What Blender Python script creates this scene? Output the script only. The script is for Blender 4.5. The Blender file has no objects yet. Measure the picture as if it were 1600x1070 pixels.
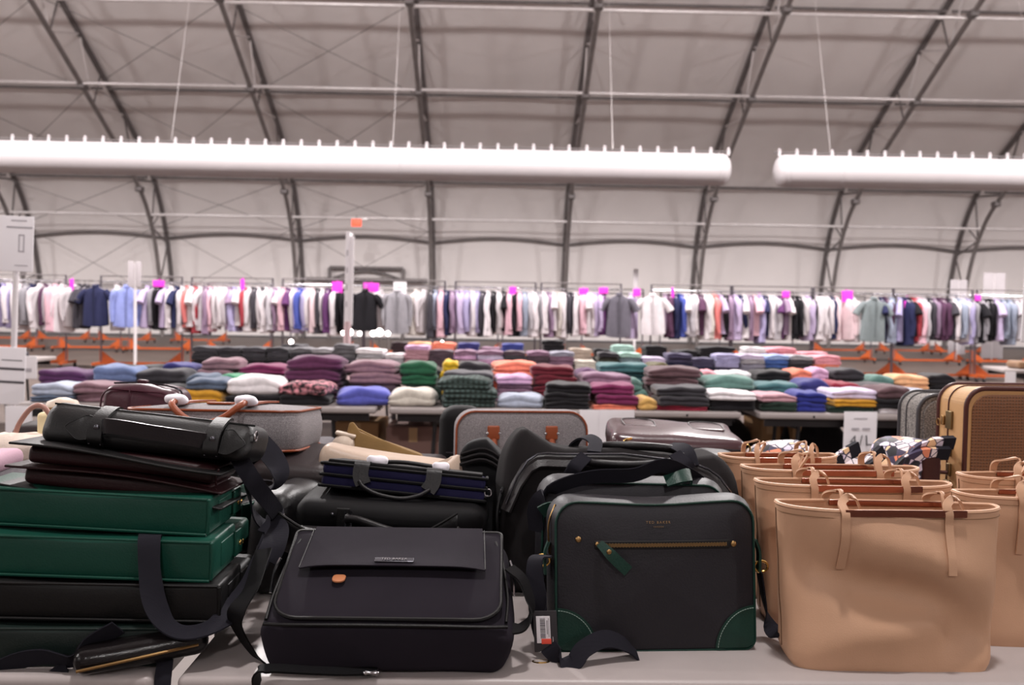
import bpy, bmesh, math, random
from mathutils import Vector, Matrix, noise
random.seed(11)
C = bpy.context.scene.collection
R = math.radians
V = Vector
# ---------------------------------------------------------------- camera, world, lights, exposure
FPX = 1500.0
CAM = V((0, 0, 1.43))
YAW, PITCH, ROLL = R(-1.1), R(-2.29), R(0.9)
ROT = Matrix.Rotation(YAW, 3, 'Z') @ Matrix.Rotation(R(90) + PITCH, 3, 'X') @ Matrix.Rotation(ROLL, 3, 'Z')
cd = bpy.data.cameras.new('camera')
cd.sensor_width = 36.0
cd.lens = FPX / 1600 * 36
cd.clip_end = 200
cd.dof.use_dof = True
cd.dof.focus_distance = 1.95
cd.dof.aperture_fstop = 5.0
cam = bpy.data.objects.new('camera', cd)
C.objects.link(cam)
cam.matrix_world = Matrix.Translation(CAM) @ ROT.to_4x4()
sc = bpy.context.scene
sc.camera = cam
sc.view_settings.view_transform = 'Standard'
sc.view_settings.look = 'None'
sc.view_settings.exposure = 0.0
sc.view_settings.gamma = 1.0
sc.view_settings.use_curve_mapping = False
w = bpy.data.worlds.new('world')
sc.world = w
w.use_nodes = True
w.node_tree.nodes['Background'].inputs[0].default_value = (0.75, 0.8, 0.9, 1)
w.node_tree.nodes['Background'].inputs[1].default_value = 0.3

def lamp(x, y, z, power, cone=164, blend=0.3, tilt=0.0, col=(1.0, 0.952, 0.94)):
    l = bpy.data.lights.new('high_bay_or_added_uplight', 'SPOT')
    l.spot_size = R(cone)
    l.spot_blend = blend
    l.shadow_soft_size = 0.3
    l.energy = power
    l.color = col
    o = bpy.data.objects.new('high_bay_or_added_uplight', l)
    o.location = (x, y, z)
    o.rotation_euler = (tilt, 0, 0)
    C.objects.link(o)
for lx in (-25, -15, -5, 5, 15, 25):
    lamp(lx, 16, 9.8, 4900)
for lx in (-16, 0.5, 16):
    lamp(lx, 1.5, 9.8, 2100)
    lamp(lx, -12, 9.5, 1800)
for lx in (-18, -6, 6, 18):
    lamp(lx, 12, 8.6, 2000, 172, 0.2, R(155))  # unseen uplights, added to brighten the roof fabric

# ---------------------------------------------------------------- pixel to world helpers
def ray(px, py):
    return (ROT @ V(((px - 800) / FPX, (535 - py) / FPX, -1.0)))
def at_y(px, py, Y):
    r = ray(px, py)
    return CAM + r * (Y / r.y)
def at_z(px, py, Z):
    r = ray(px, py)
    return CAM + r * ((Z - CAM.z) / r.z)
TZ = 0.74

# ---------------------------------------------------------------- colours and materials
def hx(h):
    h = h.lstrip('#')
    out = []
    for i in (0, 2, 4):
        c = int(h[i:i + 2], 16) / 255
        out.append(c / 12.92 if c <= 0.04045 else ((c + 0.055) / 1.055) ** 2.4)
    return (*out, 1.0)
MATS = {}
def mat(name, col='888888', rough=0.5, metal=0.0, bump=0.0, bscale=200.0, var=0.0, vscale=8.0, objcol=False,
        kind='noise', spec=0.5, emit=0.0, sheen=0.0, col2=None, coat=0.0):
    if name in MATS:
        return MATS[name]
    m = bpy.data.materials.new(name)
    m.use_nodes = True
    nt = m.node_tree
    N, L = nt.nodes, nt.links
    b = N['Principled BSDF']
    b.inputs['Roughness'].default_value = rough
    b.inputs['Metallic'].default_value = metal
    b.inputs['Specular IOR Level'].default_value = spec
    b.inputs['Sheen Weight'].default_value = sheen
    b.inputs['Coat Weight'].default_value = coat
    b.inputs['Coat Roughness'].default_value = 0.25
    tc = N.new('ShaderNodeTexCoord')
    if objcol:
        oi = N.new('ShaderNodeObjectInfo')
        src = oi.outputs['Color']
    else:
        rgb = N.new('ShaderNodeRGB')
        rgb.outputs[0].default_value = hx(col)
        src = rgb.outputs[0]
    if var > 0:
        nz = N.new('ShaderNodeTexNoise')
        nz.inputs['Scale'].default_value = vscale
        nz.inputs['Detail'].default_value = 5
        L.new(tc.outputs['Object'], nz.inputs['Vector'])
        rmp = N.new('ShaderNodeMapRange')
        rmp.inputs['From Min'].default_value = 0.3
        rmp.inputs['From Max'].default_value = 0.7
        rmp.inputs['To Min'].default_value = 1 - var
        rmp.inputs['To Max'].default_value = 1 + var * 0.6
        L.new(nz.outputs['Fac'], rmp.inputs['Value'])
        mx = N.new('ShaderNodeMix')
        mx.data_type = 'RGBA'
        mx.blend_type = 'MULTIPLY'
        mx.inputs['Factor'].default_value = 1
        L.new(src, mx.inputs['A'])
        L.new(rmp.outputs['Result'], mx.inputs['B'])
        src = mx.outputs['Result']
    if kind == 'weave':
        wv = []
        for ax in ('X', 'Z'):
            t = N.new('ShaderNodeTexWave')
            t.bands_direction = ax
            t.inputs['Scale'].default_value = bscale
            t.inputs['Distortion'].default_value = 1.2
            t.inputs['Detail'].default_value = 2
            L.new(tc.outputs['Object'], t.inputs['Vector'])
            wv.append(t)
        mm = N.new('ShaderNodeMath')
        mm.operation = 'MULTIPLY'
        L.new(wv[0].outputs['Fac'], mm.inputs[0])
        L.new(wv[1].outputs['Fac'], mm.inputs[1])
        h = mm.outputs[0]
        if col2:
            mx = N.new('ShaderNodeMix')
            mx.data_type = 'RGBA'
            L.new(h, mx.inputs['Factor'])
            L.new(src, mx.inputs['A'])
            mx.inputs['B'].default_value = hx(col2)
            src = mx.outputs['Result']
    else:
        t = N.new('ShaderNodeTexNoise')
        t.inputs['Scale'].default_value = bscale
        t.inputs['Detail'].default_value = 3
        L.new(tc.outputs['Object'], t.inputs['Vector'])
        h = t.outputs['Fac']
        if kind == 'speckle':
            r2 = N.new('ShaderNodeValToRGB')
            r2.color_ramp.elements[0].position = 0.42
            r2.color_ramp.elements[1].position = 0.62
            L.new(h, r2.inputs['Fac'])
            mx = N.new('ShaderNodeMix')
            mx.data_type = 'RGBA'
            L.new(r2.outputs['Color'], mx.inputs['Factor'])
            L.new(src, mx.inputs['A'])
            mx.inputs['B'].default_value = hx(col2)
            src = mx.outputs['Result']
    if bump > 0:
        bp = N.new('ShaderNodeBump')
        bp.inputs['Strength'].default_value = bump
        bp.inputs['Distance'].default_value = 0.002
        L.new(h, bp.inputs['Height'])
        L.new(bp.outputs['Normal'], b.inputs['Normal'])
    L.new(src, b.inputs['Base Color'])
    if emit > 0:
        L.new(src, b.inputs['Emission Color'])
        b.inputs['Emission Strength'].default_value = emit
    MATS[name] = m
    return m

def floral(name):
    m = bpy.data.materials.new(name)
    m.use_nodes = True
    N, L = m.node_tree.nodes, m.node_tree.links
    b = N['Principled BSDF']
    b.inputs['Roughness'].default_value = 0.6
    tc = N.new('ShaderNodeTexCoord')
    v = N.new('ShaderNodeTexVoronoi')
    v.inputs['Scale'].default_value = 38
    L.new(tc.outputs['Object'], v.inputs['Vector'])
    sep = N.new('ShaderNodeSeparateColor')
    L.new(v.outputs['Color'], sep.inputs['Color'])
    cr = N.new('ShaderNodeValToRGB')
    cr.color_ramp.interpolation = 'CONSTANT'
    cr.color_ramp.elements[0].color = hx('e6dce0')
    for p, c in ((0.36, 'e9c59b'), (0.5, 'd9d0e2'), (0.66, '3a3250'), (0.8, 'e08a68'), (0.9, '16161f')):
        e = cr.color_ramp.elements.new(p)
        e.color = hx(c)
    cr.color_ramp.elements[len(cr.color_ramp.elements) - 1].color = hx('e6dce0')
    L.new(sep.outputs['Red'], cr.inputs['Fac'])
    e = N.new('ShaderNodeTexVoronoi')
    e.feature = 'DISTANCE_TO_EDGE'
    e.inputs['Scale'].default_value = 38
    L.new(tc.outputs['Object'], e.inputs['Vector'])
    lt = N.new('ShaderNodeMath')
    lt.operation = 'LESS_THAN'
    lt.inputs[1].default_value = 0.05
    L.new(e.outputs['Distance'], lt.inputs[0])
    mx = N.new('ShaderNodeMix')
    mx.data_type = 'RGBA'
    L.new(lt.outputs[0], mx.inputs['Factor'])
    L.new(cr.outputs['Color'], mx.inputs['A'])
    mx.inputs['B'].default_value = hx('3c364f')
    L.new(mx.outputs['Result'], b.inputs['Base Color'])
    MATS[name] = m
    return m

M_tarp = mat('membrane_fabric', 'ece5e4', 0.75, var=0.05, vscale=0.5, bump=0.1, bscale=30)
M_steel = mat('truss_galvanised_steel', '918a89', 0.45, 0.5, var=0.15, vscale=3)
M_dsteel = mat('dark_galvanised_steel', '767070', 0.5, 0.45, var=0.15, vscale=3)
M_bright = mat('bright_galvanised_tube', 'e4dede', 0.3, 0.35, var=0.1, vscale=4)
M_chrome = mat('chrome', 'c8c8cc', 0.18, 1.0)
M_post = mat('rack_post_steel', '77727a', 0.3, 0.8)
M_paper2 = mat('greyish_white_board', 'bdb6ba', 0.7, var=0.02, vscale=6)
M_duct = mat('duct_fabric', 'b9b3b5', 0.6, var=0.02, vscale=4, bump=0.08, bscale=60)
M_paper = mat('white_paper', 'eae6ea', 0.6, var=0.02, vscale=6)
M_ink = mat('grey_print_ink', '4a464b', 0.7)
M_inklight = mat('pale_print_ink', 'a9a4aa', 0.7)
M_pink = mat('neon_pink_card', 'ee3fcf', 0.55, var=0.03)
M_orange = mat('orange_powder_coat', 'b0501f', 0.45, var=0.12, vscale=14)
M_rubber = mat('black_rubber', '161416', 0.6)
M_tabletop = mat('grey_blow_moulded_plastic', 'a39a98', 0.42, var=0.04, vscale=10, bump=0.12, bscale=350)
M_tableleg = mat('dark_grey_table_leg', '2c292b', 0.4, 0.4)
M_knit = mat('garment_fabric', objcol=True, rough=0.9, var=0.16, vscale=26, bump=0.3, bscale=120, sheen=0.2, spec=0.2)
M_shirt = mat('shirt_fabric', objcol=True, rough=0.85, var=0.1, vscale=9, bump=0.25, bscale=40, spec=0.25)
M_hang = mat('clear_white_hanger', 'cfc8cb', 0.35)
M_card = mat('brown_cardboard', 'b08a62', 0.85, var=0.1, vscale=6, bump=0.1, bscale=80)

# ---------------------------------------------------------------- mesh helpers
class MB:
    def __init__(s):
        s.v, s.f = [], []
    def add(s, vs, fs, M=None):
        k = len(s.v)
        s.v += [tuple(M @ V(p)) for p in vs] if M else [tuple(p) for p in vs]
        s.f += [tuple(i + k for i in f) for f in fs]
        return s
    def mesh(s, name, m, smooth=True):
        me = bpy.data.meshes.new(name)
        me.from_pydata(s.v, [], s.f)
        me.materials.append(m)
        bm = bmesh.new()
        bm.from_mesh(me)
        bmesh.ops.recalc_face_normals(bm, faces=bm.faces)
        bm.to_mesh(me)
        bm.free()
        if smooth:
            me.shade_smooth()
            try:
                me.set_sharp_from_angle(angle=R(50))
            except Exception:
                pass
        me.update()
        return me
    def build(s, name, m, parent=None, smooth=True):
        return link(name, s.mesh(name, m, smooth), parent)
def link(name, me, parent=None):
    o = bpy.data.objects.new(name, me)
    C.objects.link(o)
    if parent:
        o.parent = parent
    return o
def thing(name, label, cat, loc=(0, 0, 0), rot=(0, 0, 0), group=None, kind=None):
    o = bpy.data.objects.new(name, None)
    o.empty_display_size = 0.05
    C.objects.link(o)
    o.location = loc
    o.rotation_euler = rot
    return tag(o, label, cat, group, kind)
def tag(o, label, cat, group=None, kind=None):
    o['label'] = label
    o['category'] = cat
    if group:
        o['group'] = group
    if kind:
        o['kind'] = kind
    return o
def copy_tree(o, parent=None):
    c = o.copy()
    C.objects.link(c)
    c.parent = parent
    for ch in list(o.children):
        copy_tree(ch, c)
    return c
def smooth(pts, n=6, closed=False):
    P = [V(p) for p in pts]
    k = len(P)
    out = []
    rng = range(k) if closed else range(k - 1)
    for i in rng:
        if closed:
            a, b, c, d = P[i - 1], P[i], P[(i + 1) % k], P[(i + 2) % k]
        else:
            b, c = P[i], P[i + 1]
            a = P[i - 1] if i else b * 2 - c
            d = P[i + 2] if i + 2 < k else c * 2 - b
        for j in range(n):
            t = j / n
            out.append(0.5 * ((2 * b) + (c - a) * t + (2 * a - 5 * b + 4 * c - d) * t * t + (3 * b - a - 3 * c + d) * t ** 3))
    if not closed:
        out.append(P[-1].copy())
    return out
def tube(pts, r, n=8, closed=False, mb=None, caps=True):
    mb = mb or MB()
    P = [V(p) for p in pts]
    k = len(P)
    vs, fs = [], []
    u = None
    for i in range(k):
        if closed:
            t = P[(i + 1) % k] - P[i - 1]
        else:
            t = P[min(i + 1, k - 1)] - P[max(i - 1, 0)]
        t.normalize()
        if u is None:
            u = t.orthogonal().normalized()
        else:
            u = (u - t * u.dot(t))
            u = u.normalized() if u.length > 1e-6 else t.orthogonal().normalized()
        w_ = t.cross(u)
        rr = r[i] if isinstance(r, (list, tuple)) else r
        for j in range(n):
            a = 2 * math.pi * j / n
            vs.append(P[i] + (u * math.cos(a) + w_ * math.sin(a)) * rr)
    for i in range(k if closed else k - 1):
        i2 = (i + 1) % k
        for j in range(n):
            j2 = (j + 1) % n
            fs.append((i * n + j, i * n + j2, i2 * n + j2, i2 * n + j))
    if not closed and caps:
        fs.append(tuple(range(n)))
        fs.append(tuple((k - 1) * n + j for j in range(n)))
    return mb.add(vs, fs)
def ribbon(pts, width, thick, side, mb=None):
    """flat strap along pts; side = width direction (one vector or one per point)"""
    mb = mb or MB()
    P = [V(p) for p in pts]
    k = len(P)
    S = side if isinstance(side, list) else [side] * k
    vs, fs = [], []
    for i in range(k):
        t = (P[min(i + 1, k - 1)] - P[max(i - 1, 0)]).normalized()
        s = V(S[i])
        s = s - t * s.dot(t)
        s.normalize()
        n = t.cross(s)
        ww = width[i] if isinstance(width, list) else width
        for a, b in ((-.5, -.5), (-.47, 0), (-.5, .5), (0, .55), (.5, .5), (.47, 0), (.5, -.5), (0, -.55)):
            vs.append(P[i] + s * ww * a + n * thick * b)
    for i in range(k - 1):
        for j in range(8):
            j2 = (j + 1) % 8
            fs.append((i * 8 + j, i * 8 + j2, i * 8 + 8 + j2, i * 8 + 8 + j))
    fs.append(tuple(range(8)))
    fs.append(tuple((k - 1) * 8 + j for j in range(8)))
    return mb.add(vs, fs)
def srib(ctrl, width, thick, sides, n=6, mb=None):
    """smoothed strap: control points with one side vector each"""
    P = smooth(ctrl, n)
    S = smooth(sides, n) if isinstance(sides, list) else [V(sides)] * len(P)
    return ribbon(P, width, thick, S, mb)
def axis_list(h, r, n):
    r = min(r, h * 0.98)
    c = h - r
    a = [-h, -h + .3 * r, -h + .65 * r]
    mid = [-c + 2 * c * i / n for i in range(n + 1)]
    return a + mid + [-x for x in reversed(a)]
def rbox(size, r=0.01, n=(4, 4, 2), puff=(0, 0, 0), fn=None, base=True, mb=None, M=None, lump=0.0, lscale=6.0, seed=0):
    """rounded box with bulging faces; base=True puts the bottom at z=0"""
    mb = mb or MB()
    h = [s / 2 for s in size]
    r = min(r, min(h) * 0.98)
    ax = [axis_list(h[i], r, n[i]) for i in range(3)]
    L = [len(a) for a in ax]
    idx, vs, fs = {}, [], []
    sd = V((seed * 3.7, seed * 1.3, seed * 7.1))
    def vert(i, j, k):
        key = (i, j, k)
        if key in idx:
            return idx[key]
        p = V((ax[0][i], ax[1][j], ax[2][k]))
        q = V([max(-(h[a] - r), min(h[a] - r, p[a])) for a in range(3)])
        d = p - q
        p = q + d.normalized() * r if d.length > 1e-9 else p
        uvw = [p[a] / h[a] for a in range(3)]
        for a in range(3):
            b, c = (a + 1) % 3, (a + 2) % 3
            if puff[a] and abs(d[a]) > 1e-9:
                p[a] += math.copysign(puff[a], d[a]) * max(0, 1 - uvw[b] ** 2) * max(0, 1 - uvw[c] ** 2) * (abs(d[a]) / d.length)
        if lump:
            p += noise.noise_vector(p * lscale + sd) * lump
        if base:
            p.z += h[2]
        if fn:
            p = V(fn(p))
        idx[key] = len(vs)
        vs.append(p)
        return idx[key]
    for a in range(3):
        b, c = (a + 1) % 3, (a + 2) % 3
        for e in (0, L[a] - 1):
            for i in range(L[b] - 1):
                for j in range(L[c] - 1):
                    q = []
                    for di, dj in ((0, 0), (1, 0), (1, 1), (0, 1)):
                        t = [0, 0, 0]
                        t[a], t[b], t[c] = e, i + di, j + dj
                        q.append(vert(*t))
                    fs.append(q if e else q[::-1])
    return mb.add(vs, fs, M)
def box(mb, x0, x1, y0, y1, z0, z1, M=None):
    vs = [(x, y, z) for x in (x0, x1) for y in (y0, y1) for z in (z0, z1)]
    return mb.add(vs, [(0, 1, 3, 2), (4, 6, 7, 5), (0, 4, 5, 1), (2, 3, 7, 6), (0, 2, 6, 4), (1, 5, 7, 3)], M)
def rr_outline(w, h, ct, cb, nc=6, ns=8, taper=0.0):
    """rounded rectangle outline in x,z with bottom at z=0, counter-clockwise, taper widens the bottom"""
    pts = []
    def arc(cx, cz, r, a0):
        for i in range(nc + 1):
            a = a0 + (math.pi / 2) * i / nc
            pts.append((cx + r * math.cos(a), cz + r * math.sin(a)))
    def line(x0, z0, x1, z1):
        for i in range(1, ns):
            t = i / ns
            pts.append((x0 + (x1 - x0) * t, z0 + (z1 - z0) * t))
    W = w / 2
    arc(W - ct, h - ct, ct, 0)
    line(W - ct, h, -W + ct, h)
    arc(-W + ct, h - ct, ct, math.pi / 2)
    line(-W, h - ct, -W, cb)
    arc(-W + cb, cb, cb, math.pi)
    line(-W + cb, 0, W - cb, 0)
    arc(W - cb, cb, cb, -math.pi / 2)
    line(W, cb, W, h - ct)
    return [(x * (1 + taper * (1 - z / h)), z) for x, z in pts]
def slab(out, d, edge=0.008, puff=0.01, bpuff=None, side=0.0, fn=None, mb=None, rings=5, M=None):
    """outline (x,z) extruded along y from 0 to d with rounded edges, bulging front/back, side swell"""
    mb = mb or MB()
    bpuff = puff if bpuff is None else bpuff
    n = len(out)
    cx = sum(p[0] for p in out) / n
    cz = sum(p[1] for p in out) / n
    W = max(abs(p[0] - cx) for p in out)
    layers = []
    for i in range(rings):
        s = i / rings
        layers.append((s * 0.97, 0, -puff * (1 - s * s) if True else 0))
    layers.append(('in', edge, 0.0))
    layers.append(('in', edge * 0.3, edge * 0.3))
    nd = 5
    for i in range(nd + 1):
        t = i / nd
        layers.append(('in', -side * math.sin(math.pi * t), edge + (d - 2 * edge) * t))
    layers.append(('in', edge * 0.3, d - edge * 0.3))
    layers.append(('in', edge, d))
    for i in range(rings - 1, -1, -1):
        s = i / rings
        layers.append((s * 0.97, 0, d + bpuff * (1 - s * s)))
    vs, fs = [], []
    for k, lay in enumerate(layers):
        for x, z in out:
            if lay[0] == 'in':
                dx, dz = x - cx, z - cz
                e = lay[1]
                H = max(abs(p[1] - cz) for p in out)
                p = V((cx + dx * (1 - e / W), lay[2], cz + dz * (1 - e / H)))
            else:
                s = lay[0]
                p = V((cx + (x - cx) * s, lay[2], cz + (z - cz) * s))
            vs.append(V(fn(p)) if fn else p)
    K = len(layers)
    for k in range(K - 1):
        for j in range(n):
            j2 = (j + 1) % n
            fs.append((k * n + j, k * n + j2, (k + 1) * n + j2, (k + 1) * n + j))
    return mb.add(vs, fs, M)
def cyl(mb, p0, p1, r, n=12):
    return tube([p0, p1], r, n, mb=mb)
def lathe(mb, prof, c=(0, 0, 0), axis='Z', n=16):
    vs, fs = [], []
    for r, h in prof:
        for j in range(n):
            a = 2 * math.pi * j / n
            p = (r * math.cos(a), r * math.sin(a), h)
            if axis == 'Y':
                p = (p[0], p[2], p[1])
            if axis == 'X':
                p = (p[2], p[0], p[1])
            vs.append(V(p) + V(c))
    for i in range(len(prof) - 1):
        for j in range(n):
            j2 = (j + 1) % n
            fs.append((i * n + j, i * n + j2, i * n + n + j2, i * n + n + j))
    fs.append(tuple(range(n)))
    fs.append(tuple((len(prof) - 1) * n + j for j in range(n)))
    return mb.add(vs, fs)
def rivet(name, m, parent, c, r=0.006, n=(0, -1, 0)):
    mb = MB()
    lathe(mb, [(r, 0), (r, 0.0015), (r * .8, 0.003), (r * .2, 0.0036)], n=14)
    o = mb.build(name, m, parent)
    o.rotation_euler = V(n).to_track_quat('Z', 'Y').to_euler()
    o.location = c
    return o
def text_mesh(txt, size, m, parent, loc, rot, name='lettering', extrude=0.0004, align='CENTER', space=1.0):
    cu = bpy.data.curves.new('lettering', 'FONT')
    cu.body = txt
    cu.size = size
    cu.extrude = extrude
    cu.align_x = align
    cu.space_character = space
    t = bpy.data.objects.new('lettering_source', cu)
    C.objects.link(t)
    bpy.context.view_layer.update()
    me = bpy.data.meshes.new_from_object(t.evaluated_get(bpy.context.evaluated_depsgraph_get()))
    bpy.data.objects.remove(t)
    bpy.data.curves.remove(cu)
    me.name = name
    me.materials.clear()
    me.materials.append(m)
    o = link(name, me, parent)
    o.location = loc
    o.rotation_euler = rot
    return o
ORD = ['first', 'second', 'third', 'fourth', 'fifth', 'sixth', 'seventh', 'eighth', 'ninth', 'tenth', 'eleventh', 'twelfth',
       'thirteenth', 'fourteenth', 'fifteenth', 'sixteenth', 'seventeenth', 'eighteenth', 'nineteenth', 'twentieth', 'twenty-first',
       'twenty-second', 'twenty-third', 'twenty-fourth', 'twenty-fifth', 'twenty-sixth']
# ================================================================ THE HALL
RIDGE = 7.0
half = [(36.0, 0.0), (35.75, 2.0), (34.9, 4.0), (33.3, 5.5), (29.2, 7.65), (25.7, 9.35), (20.0, 12.0), (14.0, 14.2), (RIDGE, 15.4)]
prof_in = [p.yz for p in smooth([(0, a, b) for a, b in half], 6)]
def offset_curve(P, d):
    out = []
    for i, p in enumerate(P):
        t = P[min(i + 1, len(P) - 1)] - P[max(i - 1, 0)]
        t.normalize()
        n = V((t.y, -t.x))
        if n.x < 0 and i < 3:
            n = V((abs(n.x), n.y))
        out.append(p + n * d)
    return out
prof_out = offset_curve(prof_in, 1.25)
prof_out[0] = V((37.25, 0.0))
prof_out[-1] = V((RIDGE, 16.65))
def full(P):
    return list(P) + [V((2 * RIDGE - p.x, p.y)) for p in reversed(P[:-1])]
ARC_IN, ARC_OUT = full(prof_in), full(prof_out)
BAY = 5.0
TX = [-2.35 + BAY * i for i in range(-6, 8)]
# floor
mb = MB()
mb.add([(-45, -26, 0), (45, -26, 0), (45, 40, 0), (-45, 40, 0)], [(0, 1, 2, 3)])
mf = mat('grey_brown_asphalt_floor', '5c504a', 0.55, var=0.25, vscale=0.9, bump=0.3, bscale=18)
fl = mb.build('floor', mf)
tag(fl, 'grey brown hard floor of the big tent hall', 'floor', kind='structure')
# membrane: far wall, ceiling, near wall, tensioned in a saddle between the trusses
def membrane(name, i0, i1, label, cat):
    mb = MB()
    P = ARC_OUT[i0:i1]
    xs = []
    for a in range(len(TX) - 1):
        xs += [TX[a] + BAY * k / 8 for k in range(8)]
    xs.append(TX[-1])
    cen = V((RIDGE, 2.0))
    vs, fs = [], []
    for x in xs:
        u = ((x - TX[0]) / BAY) % 1.0
        sag = math.sin(math.pi * u) * 0.17
        for j, p in enumerate(P):
            jj = i0 + j
            s = sag * min(1, jj / 5, (len(ARC_OUT) - 1 - jj) / 5)
            d = (cen - p).normalized()
            q = p + V((math.copysign(0.06, p.x - RIDGE), 0.06)) + d * s
            vs.append((x, q.x, q.y))
    n = len(P)
    for i in range(len(xs) - 1):
        for j in range(n - 1):
            fs.append((i * n + j, i * n + j + 1, i * n + n + j + 1, i * n + n + j))
    o = mb.add(vs, fs).build(name, M_tarp)
    tag(o, label, cat, kind='structure')
    return o
KW = 19
membrane('wall_far', 0, KW, 'white fabric far wall curving up behind the clothes racks', 'wall')
membrane('ceiling', KW - 1, len(ARC_OUT) - 12, 'greyish white fabric roof stretched over the arched trusses', 'ceiling')
membrane('wall_near', len(ARC_OUT) - 13, len(ARC_OUT), 'white fabric wall behind the camera', 'wall')
for nm, x in (('wall_left', TX[0] - 0.02), ('wall_right', TX[-1] + 0.02)):
    mb = MB()
    mb.add([(x, p.x, p.y) for p in ARC_OUT], [tuple(range(len(ARC_OUT)))])
    tag(mb.build(nm, M_tarp), 'white fabric end wall of the hall on the ' + nm[5:], 'wall', kind='structure')
def yz_on(P, s):
    i = min(int(s), len(P) - 2)
    t = s - i
    return P[i] * (1 - t) + P[i + 1] * t
# trusses
WEB = [3, 6, 9, 12, 15, 18, 20.5, 23, 25.5, 28, 30.5, 33, 35.5, 38]
NAMES = ['far left', 'left end', 'second from the left', 'third from the left', 'fourth from the left']
for i, x in enumerate(TX):
    if abs(x) > 29:
        continue
    pxb = 764 + x / 36 * 1500
    t = thing('roof_truss', 'grey steel arch truss of the hall, %s standing truss counted from the hall left end' % ORD[i], 'truss', (x, 0, 0), kind='structure',
              group='arched roof trusses')
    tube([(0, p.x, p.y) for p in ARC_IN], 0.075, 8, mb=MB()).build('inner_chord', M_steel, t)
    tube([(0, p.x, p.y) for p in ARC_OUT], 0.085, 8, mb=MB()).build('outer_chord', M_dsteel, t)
    prev = V((36.0, 0.3))
    for k, s in enumerate(WEB):
        a = yz_on(ARC_IN if k % 2 else ARC_OUT, s)
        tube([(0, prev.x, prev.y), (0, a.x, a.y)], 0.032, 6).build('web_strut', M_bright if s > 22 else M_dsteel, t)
        if k % 2:
            b = yz_on(ARC_OUT, s)
            tube([(0, b.x, b.y), (0, a.x, a.y)], 0.028, 6).build('web_strut', M_dsteel, t)
        prev = a
    for s in (17.0, 24.2, 30.0):
        a = yz_on(ARC_IN, s)
        mb = MB()
        rbox((0.24, 0.34, 0.2), 0.05, (1, 1, 1), base=False, mb=mb)
        o = mb.build('node_bracket', M_dsteel, t)
        o.location = (0, a.x, a.y)
# purlins
def find(P, y_px):
    """arc parameter on the far half where a longitudinal member shows at height y_px at mid frame"""
    best = None
    for k in range(0, 480):
        s = k / 10
        p = yz_on(P, s)
        yy = 475 - (p.y - 1.43) / p.x * 1500
        if best is None or abs(yy - y_px) < best[0]:
            best = (abs(yy - y_px), s)
    return best[1]
def purlin(P, ypx, r, m, label):
    s = find(P, ypx)
    p = yz_on(P, s)
    if P is ARC_OUT:
        p = p + (V((RIDGE, 2.0)) - p).normalized() * 0.32
    t = thing('roof_purlin', label, 'purlin', (0, p.x, p.y), kind='structure')
    for a in range(1, len(TX) - 2):
        tube([(TX[a] + 0.09, 0, 0), (TX[a + 1] - 0.09, 0, 0)], r, 8).build('purlin_tube', m, t)
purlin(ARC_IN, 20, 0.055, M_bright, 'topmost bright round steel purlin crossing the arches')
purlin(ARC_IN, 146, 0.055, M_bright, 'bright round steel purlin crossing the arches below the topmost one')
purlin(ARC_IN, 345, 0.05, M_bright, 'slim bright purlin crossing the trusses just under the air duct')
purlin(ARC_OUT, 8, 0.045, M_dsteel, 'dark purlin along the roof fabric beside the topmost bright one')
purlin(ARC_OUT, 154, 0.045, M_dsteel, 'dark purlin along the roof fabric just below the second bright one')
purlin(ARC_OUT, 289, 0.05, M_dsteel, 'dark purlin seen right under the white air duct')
s = find(ARC_OUT, 381)
p = yz_on(ARC_OUT, s)
t = thing('roof_purlin', 'bowed dark tube scalloped between trusses low on the far wall', 'purlin', (0, p.x, p.y), kind='structure')
for a in range(1, len(TX) - 2):
    pts = [(TX[a] + 0.09 + (BAY - .18) * k / 8, -0.26 * math.sin(math.pi * k / 8) - 0.03, 0.17 * math.sin(math.pi * k / 8)) for k in range(9)]
    tube(pts, 0.055, 6).build('purlin_tube', M_dsteel, t)  # dark bowed tubes, scalloped bay by bay low on the wall
# bracing cables in the bays left of the middle
kk = 0
for a in range(1, len(TX) - 2):
    x0, x1 = TX[a], TX[a + 1]
    if x1 > -2 and not (x0 > 100):
        continue
    t = thing('bracing_cable', 'thin crossed steel bracing cables in the %s truss bay from hall left end' % ORD[a], 'cable', (0, 0, 0), kind='structure', group='bracing cables')
    for s0, s1 in ((4, 12), (12, 18), (18, 24.2), (24.2, 30)):
        pa, pb = yz_on(ARC_IN, s0) + V((0.5, 0)), yz_on(ARC_IN, s1) + V((0.5, 0.1))
        for u0, u1 in ((x0, x1), (x1, x0)):
            tube([(u0, pa.x, pa.y), (u1, pb.x, pb.y)], 0.010, 5).build('cable', M_dsteel, t)
# door frame on the far wall
t = thing('door_1', 'dark steel goods door frame with arched bar on the far wall', 'door frame', (0, 36.6, 0), kind='structure')
a, b = at_y(515, 418, 36.6), at_y(630, 419, 36.6)
l, r2 = at_y(478, 436, 36.6), at_y(668, 437, 36.6)
def bar(p, q, r, nm, m, par):
    return tube([(p[0], 0, p[1]), (q[0], 0, q[1])], r, 8).build(nm, m, par)
bar((a.x, a.z), (b.x, a.z), 0.07, 'head_beam', M_dsteel, t)
bar((a.x, 0), (a.x, a.z), 0.07, 'post', M_dsteel, t)
bar((b.x, 0), (b.x, a.z), 0.07, 'post', M_dsteel, t)
bar((l.x, l.z), (r2.x, l.z), 0.08, 'cross_beam', M_dsteel, t)
tube([(a.x + (b.x - a.x) * k / 12, 0, l.z + 0.35 * math.sin(math.pi * k / 12)) for k in range(13)], 0.05, 8).build('arched_bar', M_dsteel, t)
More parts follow.
